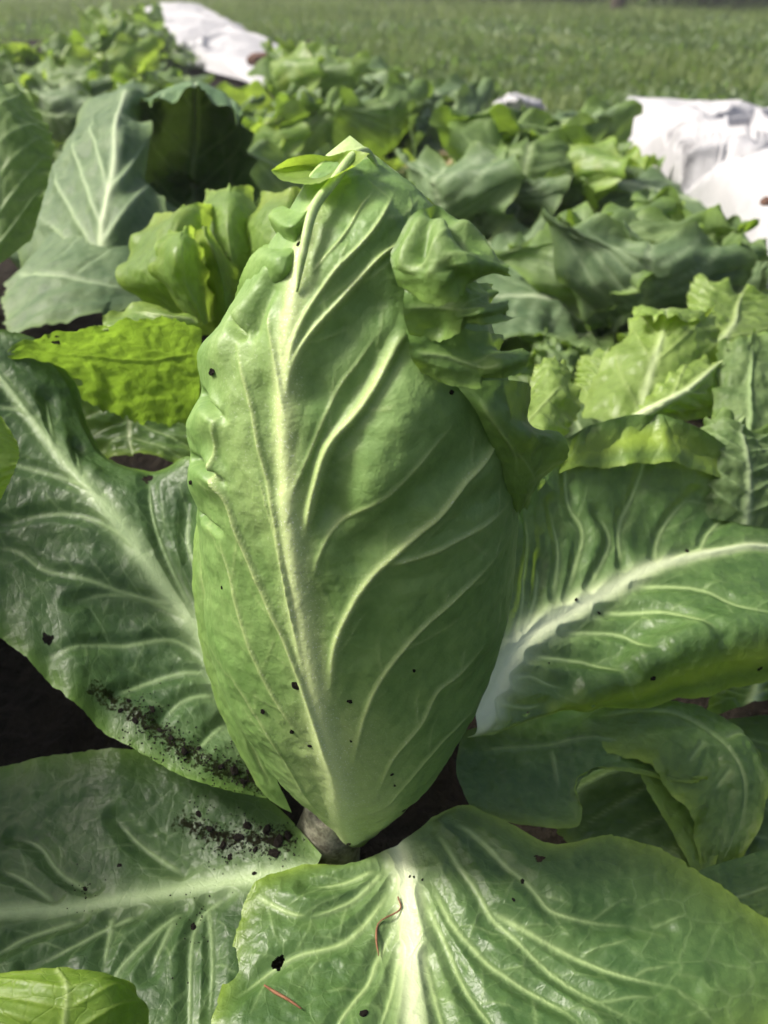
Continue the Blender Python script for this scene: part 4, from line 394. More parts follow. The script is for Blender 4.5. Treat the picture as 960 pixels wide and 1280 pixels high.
M['lime'] = leaf_mat('lime_leaf', (.15, .235, .05), (.22, .32, .085), vein=(.38, .48, .18), rib=(.55, .64, .36), edge=(.30, .42, .07), trans=(.52, .74, .07), tfac=.42, fine=.5, hero=False)
M['old'] = leaf_mat('withered_leaf', (.28, .25, .11), (.40, .34, .20), vein=(.46, .42, .3), rib=(.5, .45, .33), edge=(.30, .22, .12), trans=(.5, .45, .15), tfac=.3, fine=0, hero=False)
M['stalk'] = simple_mat('stalk', (.30, .42, .15), (.42, .52, .24), 300, .5, .3, .0006, spec=.3)
M['stump'] = simple_mat('stump', (.10, .09, .06), (.36, .35, .26), 150, .6, .5, .001)
M['soil'] = simple_mat('soil', (.010, .008, .006), (.026, .021, .016), 60, .95, 1., .008, spec=.1)
M['crumb'] = simple_mat('soil_crumb', (.009, .008, .006), (.022, .018, .014), 900, .95, .8, .0008, spec=.1)
M['grassland'] = simple_mat('meadow', (.05, .075, .024), (.10, .13, .05), 3., .95, 1., .02, spec=.1)
M['grass'] = simple_mat('grass_blade', (.07, .12, .030), (.23, .28, .11), .9, .6, .1, .001, trans=(.20, .30, .05), tfac=.3)
M['weed'] = simple_mat('weed_leaf', (.075, .12, .05), (.17, .21, .12), 3., .5, .1, .001, trans=(.22, .38, .06), tfac=.3)
M['fleece'] = simple_mat('fleece', (.46, .46, .48), (.54, .54, .56), 40, .6, .25, .004, trans=(.45, .45, .48), tfac=.25)
M['clod'] = simple_mat('red_clod', (.085, .05, .038), (.15, .085, .065), 30, .85, 1., .01)
M['bark'] = simple_mat('bark', (.035, .028, .02), (.09, .075, .055), 14, .9, 1., .02)
M['twig'] = simple_mat('twig', (.14, .06, .03), (.26, .13, .07), 400, .7, .4, .0005)

def blade(name, key, mat, parent, nu=90, nv=110, label=None, **kw):
    st = list(kw.pop('strokes', STROKES.get(key, []))); br = kw.pop('branch', 0)
    if br: st += branches(NETS[key], st, kw.get('seed', 0), step=br)
    holes = kw.pop('holes', 0)
    S = sheet(NETS[key], nu, nv, st, **kw)
    if holes:
        keep = np.ones(S['u'].shape, bool); r = random.Random(kw.get('seed', 0)+5)
        for i in range(holes):
            c = ev(np.asarray(NETS[key]), np.array(r.choice((r.uniform(.06, .22), r.uniform(.78, .94), r.uniform(.1, .9)))), np.array(r.uniform(.25, .92))); q = S['G']-c
            keep &= np.linalg.norm(q, axis=-1)*(1+.45*vnoise(q*700+i, i)) > r.uniform(.0008, .0026)
        S['keep'] = keep
    o = link(name, mesh_grid(name, S, mat), parent, label)
    return o, S

# ------------------------------------------------------------------ ground
def ground_sheet(name, x0, x1, y0, y1, nx, ny, z, amp, sc, mat, seed):
    X, Y = np.meshgrid(np.linspace(x0, x1, nx), np.linspace(y0, y1, ny))
    p = np.stack([X*sc, Y*sc, 0*X], -1)
    Zz = z+amp*fbm(p, seed, 4, .55)
    G = np.stack([X, Y, Zz], -1)
    S = dict(G=G, u=(X-x0)/(x1-x0), v=(Y-y0)/(y1-y0), W=np.array([x1-x0]), L=y1-y0, vein=0*X, rib=0*X, edge=0*X)
    return link(name, mesh_grid(name, S, mat), kind='structure')
ground_sheet('meadow', -150, 150, -20, 300, 60, 60, -.05, .004, .3, M['grassland'], 3)
ground_sheet('soil_bed', -1.6, 1.5, -.4, 2.7, 330, 300, -.018, .016, 14., M['soil'], 5)
ground_sheet('soil_strip', -3.0, -.35, 2.71, 6.2, 120, 140, -.022, .012, 14., M['soil'], 6)
# ------------------------------------------------------------------ the chicory in the middle
plant = link('sugarloaf_chicory', None, label='large upright pale green sugarloaf chicory with wrapped head, centre foreground', cat='chicory', loc=(0, 0, 0))
head_o, HS = blade('head_leaf', 'head', M['head'], plant, 300, 460, branch=.016, sign=1, jag=0, blister=.00055, bscale=120., pillow=-.0008, margin=(0, 0, 0), seed=1, ribfade=.12, label='broad pale green leaf wrapping the front of the head')
# inner heart of the head
cc = np.array(NETS['_core'])[0]; cr = np.array(CORE_R)*.93
V = []; Fc = []; sg = 48
for i in range(len(cc)):
    for k in range(sg):
        a = 2*math.pi*k/sg; V.append((cc[i][0]+math.sin(a)*cr[i], cc[i][1]+.004-math.cos(a)*cr[i]*.88, cc[i][2]))
for i in range(len(cc)-1):
    for k in range(sg): Fc.append((i*sg+k, i*sg+(k+1) % sg, (i+1)*sg+(k+1) % sg, (i+1)*sg+k))
V.append(tuple(cc[-1]+np.array([0, .004, .006]))); n0 = (len(cc)-1)*sg
for k in range(sg): Fc.append((n0+k, n0+(k+1) % sg, len(V)-1))
link('heart', raw('heart', V, Fc, M['stalk']), plant)
# crown: leaf ends folded over the top of the heart
blade('wrapper_leaf', 'wrap_left', M['head'], plant, 50, 120, sign=1, jag=.01, blister=.0004, margin=(0, 1, 1), seed=2)
for i, k in enumerate(('flap_a', 'flap_b', 'flap_c', 'flap_d')):
    blade('ruffle_lobe', k, M['frill'], plant, 80, 70, sign=-1, jag=.025, blister=.0010, bscale=100, margin=(0, 1, 1), ruffle=.0030, rfreq=1.7, seed=3+i*7, branch=.012)
blade('pleat', 'pleat', M['head'], plant, 60, 80, sign=1, jag=.02, blister=.0003, margin=(1, 0, 0), seed=4)
blade('curled_tip', 'tip_curl', M['lime'], plant, 50, 70, jag=.015, blister=.0003, margin=(1, 1, 0), seed=5, label='translucent lime leaf tip curled over behind the stalk')
blade('inner_leaf', 'behind_top', M['yellow'], plant, 40, 30, jag=.01, seed=6)
V, Fc = tube(NETS['_stalk'][0], [.0004, .0014, .0017, .0016, .0015, .0014, .0010, .0005])
link('stalk', raw('stalk', V, Fc, M['stalk']), plant)
left_o, LS = blade('outer_leaf', 'left_leaf', M['outer_shade_dirty'], plant, 270, 300, branch=.012, sign=1, ruffle=.002, rfreq=5, jag=.005, blister=.0005, bscale=140, pillow=.0030, pscale=.0075, holes=5, seed=10, label='dark green outer leaf spread left, soil along its lower edge')
right_o, RS = blade('outer_leaf', 'right_leaf', M['outer'], plant, 300, 280, branch=.012, sign=1, ruffle=.002, rfreq=7, jag=.005, blister=.0005, bscale=140, pillow=.0030, pscale=.0075, holes=6, seed=11, label='outer leaf spread right with broad white midrib')
bot_o, BS = blade('outer_leaf', 'bottom_leaf', M['outer'], plant, 290, 290, branch=.012, sign=-1, ruffle=.0012, rfreq=6, jag=.005, blister=.0006, bscale=140, pillow=.0030, pscale=.0075, holes=3, seed=12, label='broad outer leaf lying towards the viewer with white midrib')
low_o, WS = blade('outer_leaf', 'low_left_leaf', M['outer_shade_dirty'], plant, 250, 250, branch=.012, sign=1, ruffle=.001, rfreq=5, jag=.005, blister=.0005, bscale=140, pillow=.0030, pscale=.0075, seed=13, label='shaded lower outer leaf lying on the soil at left')
blade('outer_leaf', 'right_under', M['outer'], plant, 110, 90, sign=-1, ruffle=.0022, rfreq=3, blister=.0007, margin=(0, 1, 1), jag=.008, seed=14)
blade('outer_leaf', 'right_arch', M['outer'], plant, 80, 120, sign=1, ruffle=.0025, rfreq=3, blister=.0008, margin=(1, 1, 0), jag=.008, seed=15, pillow=.0012)
blade('outer_leaf', 'right_panel', M['outer'], plant, 60, 60, sign=1, blister=.0006, seed=16)
blade('outer_leaf', 'right_fill', M['outer'], plant, 70, 70, blister=.0008, strokes=auto_strokes(5, 78, .002, .001, .001), seed=17)
# stump of the root crown
V, Fc = tube([(-.035, .285, -.02), (-.030, .283, .012), (-.026, .281, .036), (-.025, .280, .052)], [.022, .018, .015, .012], 20, 16)
link('root_crown', raw('root_crown', V, Fc, M['stump']), plant)

# ------------------------------------------------------------------ generic plants of the bed
def leaf_net(L, W, arch, cup, hood, seed, wav=.04):
    r = random.Random(seed); rows = []
    for t in np.linspace(0, 1, 7):
        prof = [.20, .34, .66, .95, 1.08, 1.0, .66][int(round(t*6))]*(1+r.uniform(-.07, .07))
        ang = arch*(t**1.3)+hood*max(0, t-.6)*2.0
        y = L*(t-.12*abs(arch)*t*t); z = -L*math.sin(ang)*t*.55
        if hood: y = L*math.sin(min(t, 1)*1.9)/1.9*1.05; z = hood*L*.45*(1-math.cos(t*1.9))
        row = []
        for s in (-1, -.5, 0, .5, 1):
            hw = W*.5*prof
            row.append((s*hw*(1-.25*cup*abs(s))+r.uniform(-wav, wav)*W*.3, y-abs(s)*.05*L+r.uniform(-wav, wav)*L*.3, z+cup*hw*abs(s)**1.6+r.uniform(-wav, wav)*L*(.5+abs(s))))
        rows.append(row)
    return np.array(rows)
VAR = [dict(L=.24, W=.21, arch=1.0, cup=.12, hood=0, seed=1), dict(L=.26, W=.22, arch=1.3, cup=-.30, hood=0, seed=2), dict(L=.20, W=.21, arch=.2, cup=.32, hood=.8, seed=3),
       dict(L=.22, W=.22, arch=.4, cup=.28, hood=.6, seed=4), dict(L=.23, W=.20, arch=1.5, cup=-.1, hood=0, seed=5), dict(L=.18, W=.18, arch=.3, cup=.2, hood=.4, seed=6), dict(L=.25, W=.19, arch=.22, cup=.25, hood=0, seed=7)]
LM = {}
def leaf_mesh(v, m):
    if (v, m) not in LM:
        d = VAR[v]
        S = sheet(leaf_net(**d), 44, 54, auto_strokes(6, v, .0045, .0022, .0028, .5), ruffle=.015, rfreq=3.4, jag=.01, blister=.0055, bscale=30, seed=60+v, pillow=.002)
        LM[(v, m)] = mesh_grid('leaf', S, M[m])
    return LM[(v, m)]
# ------------------------------------------------------------------ neighbouring plants with leaves one can tell apart
def group_plant(name, label, loc, group=None, cat='chicory'):
    return link(name, None, label=label, cat=cat, group=group)
nb = group_plant('chicory_plant', 'neighbouring plant showing only a rounded yellow-green leaf tip, bottom left corner', None)
blade('leaf', 'near_tip', M['yellow'], nb, 90, 80, ruffle=.0008, rfreq=3, jag=.006, blister=.0012, bscale=70, strokes=auto_strokes(5, 3, .0015, .0008, .0006, .3, .3), seed=20)
nr = group_plant('chicory_plant', 'dull green plant at the right edge beside the front leaf', None)
blade('leaf', 'right_low', M['outer'], nr, 80, 80, ruffle=.001, blister=.0009, seed=21)
blade('leaf', 'right_dark', M['outer'], nr, 60, 60, ruffle=.002, blister=.0009, strokes=auto_strokes(5, 5), seed=22)
pp = group_plant('chicory_plant', 'pale green plant with backlit leaves close behind the head, left of its tip', None)
for i, (k, m) in enumerate((('pale_a', 'pale'), ('pale_b', 'pale'), ('pale_c', 'pale'), ('pale_d', 'pale'), ('pale_e', 'pale'), ('pale_f', 'pale'))):
    blade('leaf', k, M[m], pp, 70, 80, ruffle=.003, rfreq=2.6, jag=.008, blister=.0010, bscale=90, branch=.015, seed=30+i)
blade('leaf', 'pale_under', M['outer'], pp, 70, 60, ruffle=.003, rfreq=4, blister=.001, strokes=auto_strokes(4, 77, .002, .001, .001), seed=38)
blade('leaf', 'yellow_leaf', M['yellow'], pp, 110, 130, ruffle=.0012, rfreq=6, jag=.035, blister=.0018, bscale=75, branch=.012, holes=9, seed=37, label='glowing yellow-green leaf hanging down, speckled with soil')
ed = group_plant('chicory_plant', 'green leaf edge poking in at the left border, with unseen tall leaves added outside to cast shade', None)
blade('leaf', 'edge_leaf', M['lime'], ed, 50, 60, ruffle=.001, blister=.0006, seed=39)
cup = group_plant('chicory_plant', 'blue-green plant with a hooded head and ribbed leaf at upper left', None)
blade('leaf', 'cup_fan', M['blue'], cup, 110, 120, ruffle=.014, rfreq=2, jag=.01, blister=.0035, pillow=-.002, pscale=.012, bscale=32, seed=40)
for i, (az, pt, s, v) in enumerate(((20, 60, 1.25, 3), (95, 50, 1.3, 0), (150, 62, 1.1, 3), (-40, 66, 1.2, 5), (-100, 45, 1.2, 0), (60, 75, 1.2, 2))):
    link('leaf', leaf_mesh(v, 'blue'), cup, loc=(-.33, 1.12, 0), rot=(math.radians(pt), .1, math.radians(az)), scale=s)
blade('hood_leaf', 'cup_hood', M['thick'], cup, 100, 110, ruffle=.006, rfreq=5, blister=.0016, bscale=60, strokes=auto_strokes(5, 8, .004, .002, .002), seed=41)
blade('leaf', 'cup_drape', M['blue'], cup, 100, 100, ruffle=.003, rfreq=5, blister=.0012, bscale=60, seed=42)
bl = group_plant('chicory_plant', 'smooth rounded green leaf standing at the left border, out of focus', None)
blade('leaf', 'blur_leaf', M['mid'], bl, 60, 70, ruffle=.002, blister=.0008, strokes=auto_strokes(5, 9), seed=43)
fr = group_plant('lettuce_plant', 'bright lime green frilly lettuce behind the right spread leaf', None, cat='lettuce')
for i, (k, m, rf) in enumerate((('frond_a', 'lime', .006), ('frond_b', 'lime', .003), ('frond_rib', 'lime', .002), ('frond_c', 'mid', .004), ('frond_d', 'mid', .006), ('frond_e', 'lime', .002), ('frond_f', 'lime', .003))):
    st = STROKES.get(k) or auto_strokes(5, 50+i, .003, .0012, .0012, .4, .6)
    blade('leaf', k, M[m], fr, 100, 90, ruffle=rf, rfreq=7, jag=.03, blister=.0022, bscale=80, strokes=st, seed=50+i)

def rosette(name, label, loc, size, mats, seed, n_out=11, n_in=6, cat='chicory', group=None):
    r = random.Random(seed); p = link(name, None, label=label, cat=cat, group=group, loc=loc)
    a0 = r.uniform(0, 6.28)
    for i in range(n_out+n_in):
        inner = i >= n_out
        v = r.choice((2, 3, 5)) if inner else r.choice((0, 1, 4, 0, 3))
        pitch = math.radians(r.uniform(42, 76) if inner else r.uniform(10, 40))
        o = link('leaf', leaf_mesh(v, r.choice(mats)), p)
        s = size*r.uniform(.88, 1.15)*(.82 if inner else .92)
        az = a0+i*2.4+r.uniform(-.3, .3)
        o.rotation_euler = Euler((pitch, r.uniform(-.25, .25), az), 'XYZ'); o.scale = (s, s, s)
        rr = .012 if inner else .022
        o.location = (-math.sin(az)*rr, math.cos(az)*rr, .01)
    return p
def at(n, dx=0, dy=0): return (ANCHOR[n][0]+dx, ANCHOR[n][1]+dy, 0.0)
rosette('chicory_plant', 'dark green drooping plant beside bare soil, left of the near white fleece', at('r1'), 1.11, ('mid', 'blue', 'mid'), 11)
rosette('chicory_plant', 'bronze-tinged plant touching the edge of the near white fleece', at('r1b', -.04, 0), .85, ('blue', 'mid', 'blue'), 12)
rosette('chicory_plant', 'bushy mid green plant behind the tip of the frilled margin', at('r2'), 1.28, ('mid', 'blue', 'mid', 'blue'), 13)
rosette('chicory_plant', 'green plant left of the near fleece, behind the drooping plant', at('r2b'), 1.22, ('mid', 'blue', 'pale'), 14)
rosette('chicory_plant', 'grey-green plant in front of the small white fleece scrap', at('r3'), .95, ('mid', 'blue', 'blue'), 15)
rosette('chicory_plant', 'blue-green plant with a bowed broad leaf at the far right end of the bed', at('r4'), 1.49, ('blue', 'mid', 'blue'), 16)
rosette('chicory_plant', 'tall yellow-green plant right of the far fleece strip', at('r5'), 1.49, ('mid', 'mid', 'pale'), 17)
rosette('chicory_plant', 'low green plant above the pale backlit leaves', at('r6'), 1.28, ('mid', 'blue', 'pale'), 18)
rosette('chicory_plant', 'bright plant with dark hollow below the far fleece strip', at('r7', -.05, -.1), 1.3, ('mid', 'mid', 'blue'), 19)
rosette('chicory_plant', 'light green plant at far upper left of the bed', at('r8'), 1.55, ('pale', 'blue', 'mid'), 20)
rosette('chicory_plant', 'light green leafy plant behind the blurred left border leaf', at('r9'), 1.35, ('pale', 'blue', 'mid'), 21)
rosette('chicory_plant', 'grey-green plant with flopped leaves behind the curled leaf tip', at('r10'), 1.35, ('blue', 'mid', 'blue'), 22)
rosette('chicory_plant', 'low plant right behind the top of the head', at('r11'), .85, ('mid', 'blue'), 23)
rosette('chicory_plant', 'pale plant in the far upper left corner', at('r12'), 1.35, ('pale', 'mid'), 24)
rosette('chicory_plant', 'sunlit plant touching the left side of the far fleece strip', at('r13', -.25, .2), 1.1, ('blue', 'mid'), 25)
rosette('chicory_plant', 'green plant in front of the near end of the far fleece strip', at('r14'), 1.15, ('mid', 'pale', 'blue'), 26)
rosette('chicory_plant', 'farthest plant of the left row, at the top of the bed', at('r15'), 1.62, ('pale', 'mid'), 27)
rosette('chicory_plant', 'spreading green plant between the near fleece and the small fleece scrap', at('r16'), 1.2, ('mid', 'pale', 'blue'), 31)
rosette('chicory_plant', 'mid green plant in front of the far fleece strip, right of the hooded head', at('r17'), 1.1, ('mid', 'blue', 'pale'), 32)
rosette('seedling', 'small crinkled grey-green plant on bare soil right of the frilled margin', at('small'), .42, ('blue', 'mid'), 28, 7, 5)
old = rosette('withered_plant', 'withered yellow-brown leaves between the green plants behind the head', at('old'), .8, ('old', 'old', 'pale'), 29, 7, 4)

for i, (x, y, s, az) in enumerate(((-.33, .27, 1.10, 80), (-.33, .345, 1.35, 95), (-.35, .42, 1.50, 85), (-.38, .36, 1.3, 100), (-.40, .30, 1.2, 70), (-.41, .45, 1.4, 110), (-.36, .50, 1.5, 90))):  # unseen tall leaves added beyond the left border to shade the left leaves
    o = link('leaf', leaf_mesh(6, 'mid'), ed); o.location = (x, y, 0.0)
    o.rotation_euler = Euler((math.radians(84+3*(i % 3)), .1*(i % 3-1), math.radians(az))); o.scale = (s, s, s)
# ------------------------------------------------------------------ white fleece
def fleece(key, label, nu, nv, amp, sc, seed):
    net = NETS[key]; net = np.asarray(net)
    u = np.ones((nv, 1))*np.linspace(0, 1, nu)[None]; v = np.linspace(0, 1, nv)[:, None]*np.ones((1, nu))
    B = ev(net, u, v)
    q = np.stack([(B[..., 0]+.5*B[..., 1])*sc, (B[..., 1]*.5-B[..., 0]*.45)*sc, 0*u], -1); wq = q+1.1*np.stack([fbm(q*.7, seed+9, 3), fbm(q*.7, seed+10, 3), 0*u], -1)
    sa = lambda x: np.sqrt(x*x+.012)
    rid = (1-2*sa(vnoise(wq, seed)))*.7+(1-2*sa(vnoise(wq*np.array([.9, 2.6, 1])+4, seed+1)))*.45+(1-2*sa(vnoise(wq*np.array([1.6, 5.5, 1])+9, seed+2)))*.22+(1-2*sa(vnoise(wq*7+3, seed+3)))*.06
    edge = np.minimum(np.minimum(u, 1-u), np.minimum(v, 1-v))
    B[..., 2] = np.maximum(B[..., 2]+amp*rid*(.3+.7*smooth(edge, 0, .15)), .0+.01*(1+vnoise(q*3, seed)))
    B[..., 2] = .004+(B[..., 2]-.004)*smooth(edge, -.01, .10)
    B[..., 0] += amp*.5*vnoise(wq*1.7, seed+5); B[..., 1] += amp*.5*vnoise(wq*1.7, seed+6)
    S = dict(G=B, u=u, v=v, W=np.array([1.]), L=1., vein=0*u, rib=0*u, edge=0*u)
    return link('fleece_sheet', mesh_grid('fleece_sheet', S, M['fleece']), label=label, cat='fleece')
fleece('fleece_near', 'crumpled white garden fleece heaped at the right edge of the bed', 200, 240, .055, 3.4, 3)
fleece('fleece_far', 'long crumpled white fleece strip receding at upper left', 140, 260, .035, 2.0, 8)
fleece('fleece_scrap', 'small white fleece scrap between the bed and the meadow', 60, 60, .03, 9., 13)
def lump(name, loc, sx, sy, sz, mat, seed, label, cat, n=3):
    import bmesh
    bm = bmesh.new(); bmesh.ops.create_icosphere(bm, subdivisions=n, radius=1)
    for q in bm.verts:
        c = np.array(q.co)[None]; k = 1+.22*float(fbm(c*1.4, seed, 3)[0]); q.co = Vector((q.co.x*sx, q.co.y*sy, max(q.co.z, -.55)*sz))*k
    me = bpy.data.meshes.new(name); bm.to_mesh(me); bm.free(); me.polygons.foreach_set('use_smooth', [True]*len(me.polygons)); me.materials.append(mat)
    return link(name, me, label=label, cat=cat, loc=loc)
a = ANCHOR['clod1']; lump('earth_clod', (a[0], a[1], .105), .06, .04, .028, M['clod'], 3, 'reddish brown clod of earth lying on the far fleece strip', 'clod')
a = ANCHOR['clod2']; lump('earth_clod', (a[0], a[1], .15), .007, .007, .006, M['clod'], 5, 'small reddish brown clod on the near fleece', 'clod')

# ------------------------------------------------------------------ soil crumbs and bits on the leaves
def on(S, u, v, lift=0.0):
    d = (S['u']-u)**2+(S['v']-v)**2; k = np.unravel_index(np.argmin(d), d.shape)
    N = normals(S['G']); return S['G'][k]+S['N'][k]*lift, S['N'][k]
import bmesh
def crumb_mesh(seed):
    bm = bmesh.new(); bmesh.ops.create_icosphere(bm, subdivisions=2, radius=1); r = random.Random(seed)
    st = (r.uniform(.7, 1.5), r.uniform(.6, 1.), r.uniform(.35, .6))
    for q in bm.verts:
        k = 1+.45*float(fbm(np.array(q.co)[None]*1.6, seed, 3)[0]); q.co = Vector((q.co.x*st[0], q.co.y*st[1], q.co.z*st[2]))*k
    me = bpy.data.meshes.new('soil_crumb'); bm.to_mesh(me); bm.free(); me.materials.append(M['crumb']); return me
CR = [crumb_mesh(s) for s in range(6)]
def crumbs(S, key, label, grp, base=.0014):
    for i, (u, v, s) in enumerate(SPOTS[key]):
        p, n = on(S, u, v, .0002)
        o = link('soil_crumb', CR[(i*5+len(key)) % 6], label=label, cat='soil crumb', group=grp)
        o.location = p; o.rotation_euler = (Vector(n).to_track_quat('Z', 'Y') @ Euler((0, 0, i*1.7)).to_quaternion()).to_euler(); k = base*s; o.scale = (k, k, k)
crumbs(HS, 'head', 'tiny dark soil crumb stuck on the front of the pale head', 'soil crumbs on the head', .00115)
crumbs(LS, 'left_leaf', 'dark soil crumb lying on the left spread leaf', 'soil crumbs on the left leaf', .0016)
crumbs(RS, 'right_leaf', 'tiny dark soil crumb on the right spread leaf', 'soil crumbs on the right leaf')
crumbs(BS, 'bottom_leaf', 'tiny dark soil crumb on the front leaf', 'soil crumbs on the front leaf', .0012)
crumbs(WS, 'low_left_leaf', 'dark soil crumb on the shaded lower left leaf', 'soil crumbs on the lower left leaf', .0016)
# loose soil smeared over two leaves: uncountable grains
def grains(S, key, n, spread, label, seed):
    r = np.random.default_rng(seed); sp = [q for q in SPOTS[key] if q[2] >= .8]; V = []; Fc = []
    for i in range(n):
        c = sp[r.integers(len(sp))]; u = np.clip(c[0]+r.normal()*spread[0], .01, .99); v = np.clip(c[1]+r.normal()*spread[1], .01, .97)
        p, nn = on(S, u, v); s = r.uniform(.0002, .0007)**1.0; b = len(V)
        R = np.array(Euler(r.uniform(0, 6, 3)).to_matrix())
        for q in ((1, 0, 0), (-1, 0, 0), (0, 1, 0), (0, -1, 0), (0, 0, 1), (0, 0, -1)): V.append(p+R @ (np.array(q)*s*r.uniform(.6, 1.2)))
        for f in ((0, 2, 4), (2, 1, 4), (1, 3, 4), (3, 0, 4), (2, 0, 5), (1, 2, 5), (3, 1, 5), (0, 3, 5)): Fc.append(tuple(b+x for x in f))
    return link('soil_grains', raw('soil_grains', V, Fc, M['crumb'], False), label=label, cat='soil', kind='stuff')
grains(LS, 'left_leaf', 500, (.045, .04), 'dark soil grains smeared along the lower edge of the left leaf', 3)
grains(WS, 'low_left_leaf', 350, (.05, .03), 'dark soil grains scattered on the shaded lower left leaf', 4)
def bit(name, S, uvs, rad, mat, label, lift=.0012):
    pts = [on(S, u, v, lift)[0] for u, v in uvs]
    V, Fc = tube(pts, rad, 6, 16); link(name, raw(name, V, Fc, mat), label=label, cat='twig')
bit('dry_twig', BS, TWIGS[0], [.0003, .0004, .0003, .0006, .0002], M['twig'], 'thin reddish dry bent twig on the white midrib of the front leaf')
bit('dry_stalk', BS, TWIGS[1], [.0004, .0007, .0006, .0003], M['twig'], 'short brown dry stalk on the left half of the front leaf', .0015)

# ------------------------------------------------------------------ meadow growth, trees
def in_bed(x, y):
    return ((x > -1.5) & (x < 1.45) & (y < 2.62)) | ((x > -1.7-.28*(y-2.7)) & (x < -.30-.26*(y-3.2)) & (y < 6.0))
def scatter(n, y0, y1, seed, pw=.75):
    r = np.random.default_rng(seed); y = y0+(y1-y0)*r.random(n)**(1/pw); x = (r.random(n)*2-1)*(.56*y+.5)
    k = ~in_bed(x, y); return x[k], y[k], r
def blades(name, n, y0, y1, h, wd, mat, seed, label, pw=.75, grow=.05):
    x, y, r = scatter(n, y0, y1, seed, pw); n = len(x)
    cl = vnoise(np.stack([x*2.2, y*2.2, 0*x], -1), seed)*.5+.5
    hh = h*r.uniform(.4, 1.2, n)*(.5+cl)*(1+grow*y); a = r.uniform(0, 6.28, n); ln = r.uniform(.1, .8, n)*hh; ww = wd*(1+.12*y)*r.uniform(.6, 1.3, n)
    ca, sa = np.cos(a), np.sin(a); b = r.uniform(0, 6.28, n); lx, ly = np.cos(b)*ln, np.sin(b)*ln
    z0 = np.full(n, -.052)
    V = np.stack([np.stack([x-ca*ww, y-sa*ww, z0], -1), np.stack([x+ca*ww, y+sa*ww, z0], -1), np.stack([x+ca*ww*.8+lx*.35, y+sa*ww*.8+ly*.35, z0+hh*.6], -1),
                  np.stack([x-ca*ww*.8+lx*.35, y-sa*ww*.8+ly*.35, z0+hh*.6], -1), np.stack([x+lx, y+ly, z0+hh], -1)], 1).reshape(-1, 3)
    i = np.arange(n)*5
    T = np.concatenate([np.stack([i, i+1, i+2], -1), np.stack([i, i+2, i+3], -1), np.stack([i+3, i+2, i+4], -1)])
    me = bpy.data.meshes.new(name); me.vertices.add(len(V)); me.vertices.foreach_set('co', V.ravel().astype(np.float32))
    me.loops.add(T.size); me.loops.foreach_set('vertex_index', T.ravel().astype(np.int32)); me.polygons.add(len(T)); me.polygons.foreach_set('loop_start', (np.arange(len(T))*3).astype(np.int32)); me.update()
    me.materials.append(mat); return link(name, me, label=label, cat='grass', kind='stuff')
blades('grass', 70000, 2.3, 13, .055, .0026, M['grass'], 5, 'green meadow grass behind the vegetable bed', .8)
blades('weeds', 26000, 2.3, 8.5, .05, .014, M['weed'], 6, 'low broad-leaved weeds growing among the meadow grass', .7, .02)
def tree(loc, h, r0, seed, label, crown=1400, cr=1.3, name='fruit_tree'):
    rr = random.Random(seed); t = link(name, None, label=label, cat='tree', loc=loc)
    V, Fc = tube([(0, 0, -.1), (.03, 0, h*.3), (-.04, .03, h*.62), (.02, 0, h)], [r0*1.5, r0, r0*.85, r0*.5], 12, 24)
    off = len(V)
    for k in range(6):
        a = rr.uniform(0, 6.28); z = h*rr.uniform(.55, .95); l = rr.uniform(.6, 1.1)*cr
        v2, f2 = tube([(0, 0, z), (math.cos(a)*l*.5, math.sin(a)*l*.5, z+l*.35), (math.cos(a)*l, math.sin(a)*l, z+l*.8)], [r0*.5, r0*.3, r0*.1], 7, 10)
        Fc += [tuple(i+len(V) for i in f) for f in f2]; V += v2
    link('trunk', raw('trunk', V, Fc, M['bark']), t)
    V = []; Fc = []
    for k in range(crown):
        d = Vector((rr.gauss(0, 1), rr.gauss(0, 1), rr.gauss(0, .8))).normalized()*cr*rr.uniform(.45, 1.05); c = d+Vector((0, 0, h+cr*.55)); s = rr.uniform(.05, .10)
        R = Euler((rr.uniform(0, 6), rr.uniform(0, 6), rr.uniform(0, 6))).to_matrix(); b = len(V)
        for q in ((-.5, 0, 0), (0, -.35, .1), (.6, 0, 0), (0, .35, .1)): V.append(c+R @ Vector(q)*s*2)
        Fc += [(b, b+1, b+2), (b, b+2, b+3)]
    link('crown', raw('crown', V, Fc, M['weed'], False), t)
a = ANCHOR['trunk']; tree((a[0], a[1], -.05), 1.5, .055, 3, 'young tree with slim dark trunk at the top of the meadow')
a = ANCHOR['trunk2']; tree((a[0], a[1]+1.0, -.05), 1.4, .07, 4, 'tree with thicker trunk at top edge, left of the slim tree')
a = ANCHOR['trunk3']; tree((a[0], a[1]+1.6, -.05), 1.5, .06, 6, 'tree behind the meadow just left of the slim trunk')
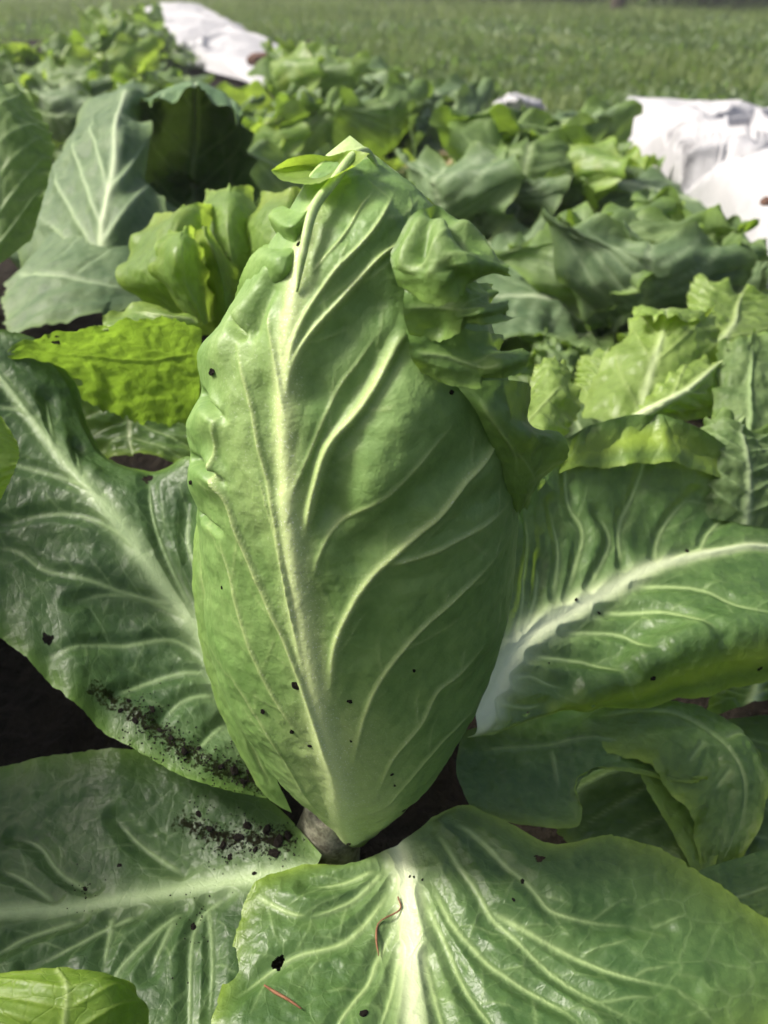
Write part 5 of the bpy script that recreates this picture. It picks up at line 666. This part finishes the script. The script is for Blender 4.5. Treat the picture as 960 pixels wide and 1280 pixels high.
def bush(loc, sx, sy, sz, n, seed, label):
    rr = random.Random(seed); t = link('hedge_bush', None, label=label, cat='bush', loc=loc); V = []; Fc = []
    for k in range(n):
        c = Vector((rr.gauss(0, 1), rr.gauss(0, 1), rr.gauss(0, 1))).normalized()*rr.uniform(.6, 1.03); c = Vector((c.x*sx, c.y*sy, abs(c.z)*sz+.02)); s = rr.uniform(.05, .1)
        R = Euler((rr.uniform(0, 6), rr.uniform(0, 6), rr.uniform(0, 6))).to_matrix(); b = len(V)
        for q in ((-.5, 0, 0), (0, -.35, .1), (.6, 0, 0), (0, .35, .1)): V.append(c+R @ Vector(q)*s*2)
        Fc += [(b, b+1, b+2), (b, b+2, b+3)]
    link('foliage', raw('foliage', V, Fc, M['weed'], False), t)
    V, Fc = tube([(0, 0, -.1), (.1, 0, sz*.4), (0, .1, sz*.8)], [.07, .05, .02], 8, 8); link('stem', raw('stem', V, Fc, M['bark']), t)
a = ANCHOR['bush']; bush((a[0]+.3, a[1]-.6, -.05), 1.7, .8, 1.8, 6000, 7, 'dark hedge bush at the upper right corner beyond the meadow')
bush((a[0]-3.0, a[1]+.6, -.05), 1.6, 1.0, 1.5, 3500, 8, 'dark hedge bush at the top edge, left of the tree trunks')
# ------------------------------------------------------------------ thin haze
bm = bmesh.new(); bmesh.ops.create_cube(bm, size=1)
me = bpy.data.meshes.new('haze'); bm.to_mesh(me); bm.free()
mh = bpy.data.materials.new('haze'); mh.use_nodes = True; mh.node_tree.nodes.clear()
pv = mh.node_tree.nodes.new('ShaderNodeVolumePrincipled'); pv.inputs['Color'].default_value = (.95, .97, 1, 1); pv.inputs['Density'].default_value = .009; pv.inputs['Anisotropy'].default_value = .35
oo = mh.node_tree.nodes.new('ShaderNodeOutputMaterial'); mh.node_tree.links.new(pv.outputs[0], oo.inputs['Volume'])
me.materials.append(mh)
hz = link('haze', me, label='thin pale haze in the air over the garden', cat='haze', kind='stuff'); hz.scale = (310, 330, 6.6); hz.location = (0, 140, 2.2)
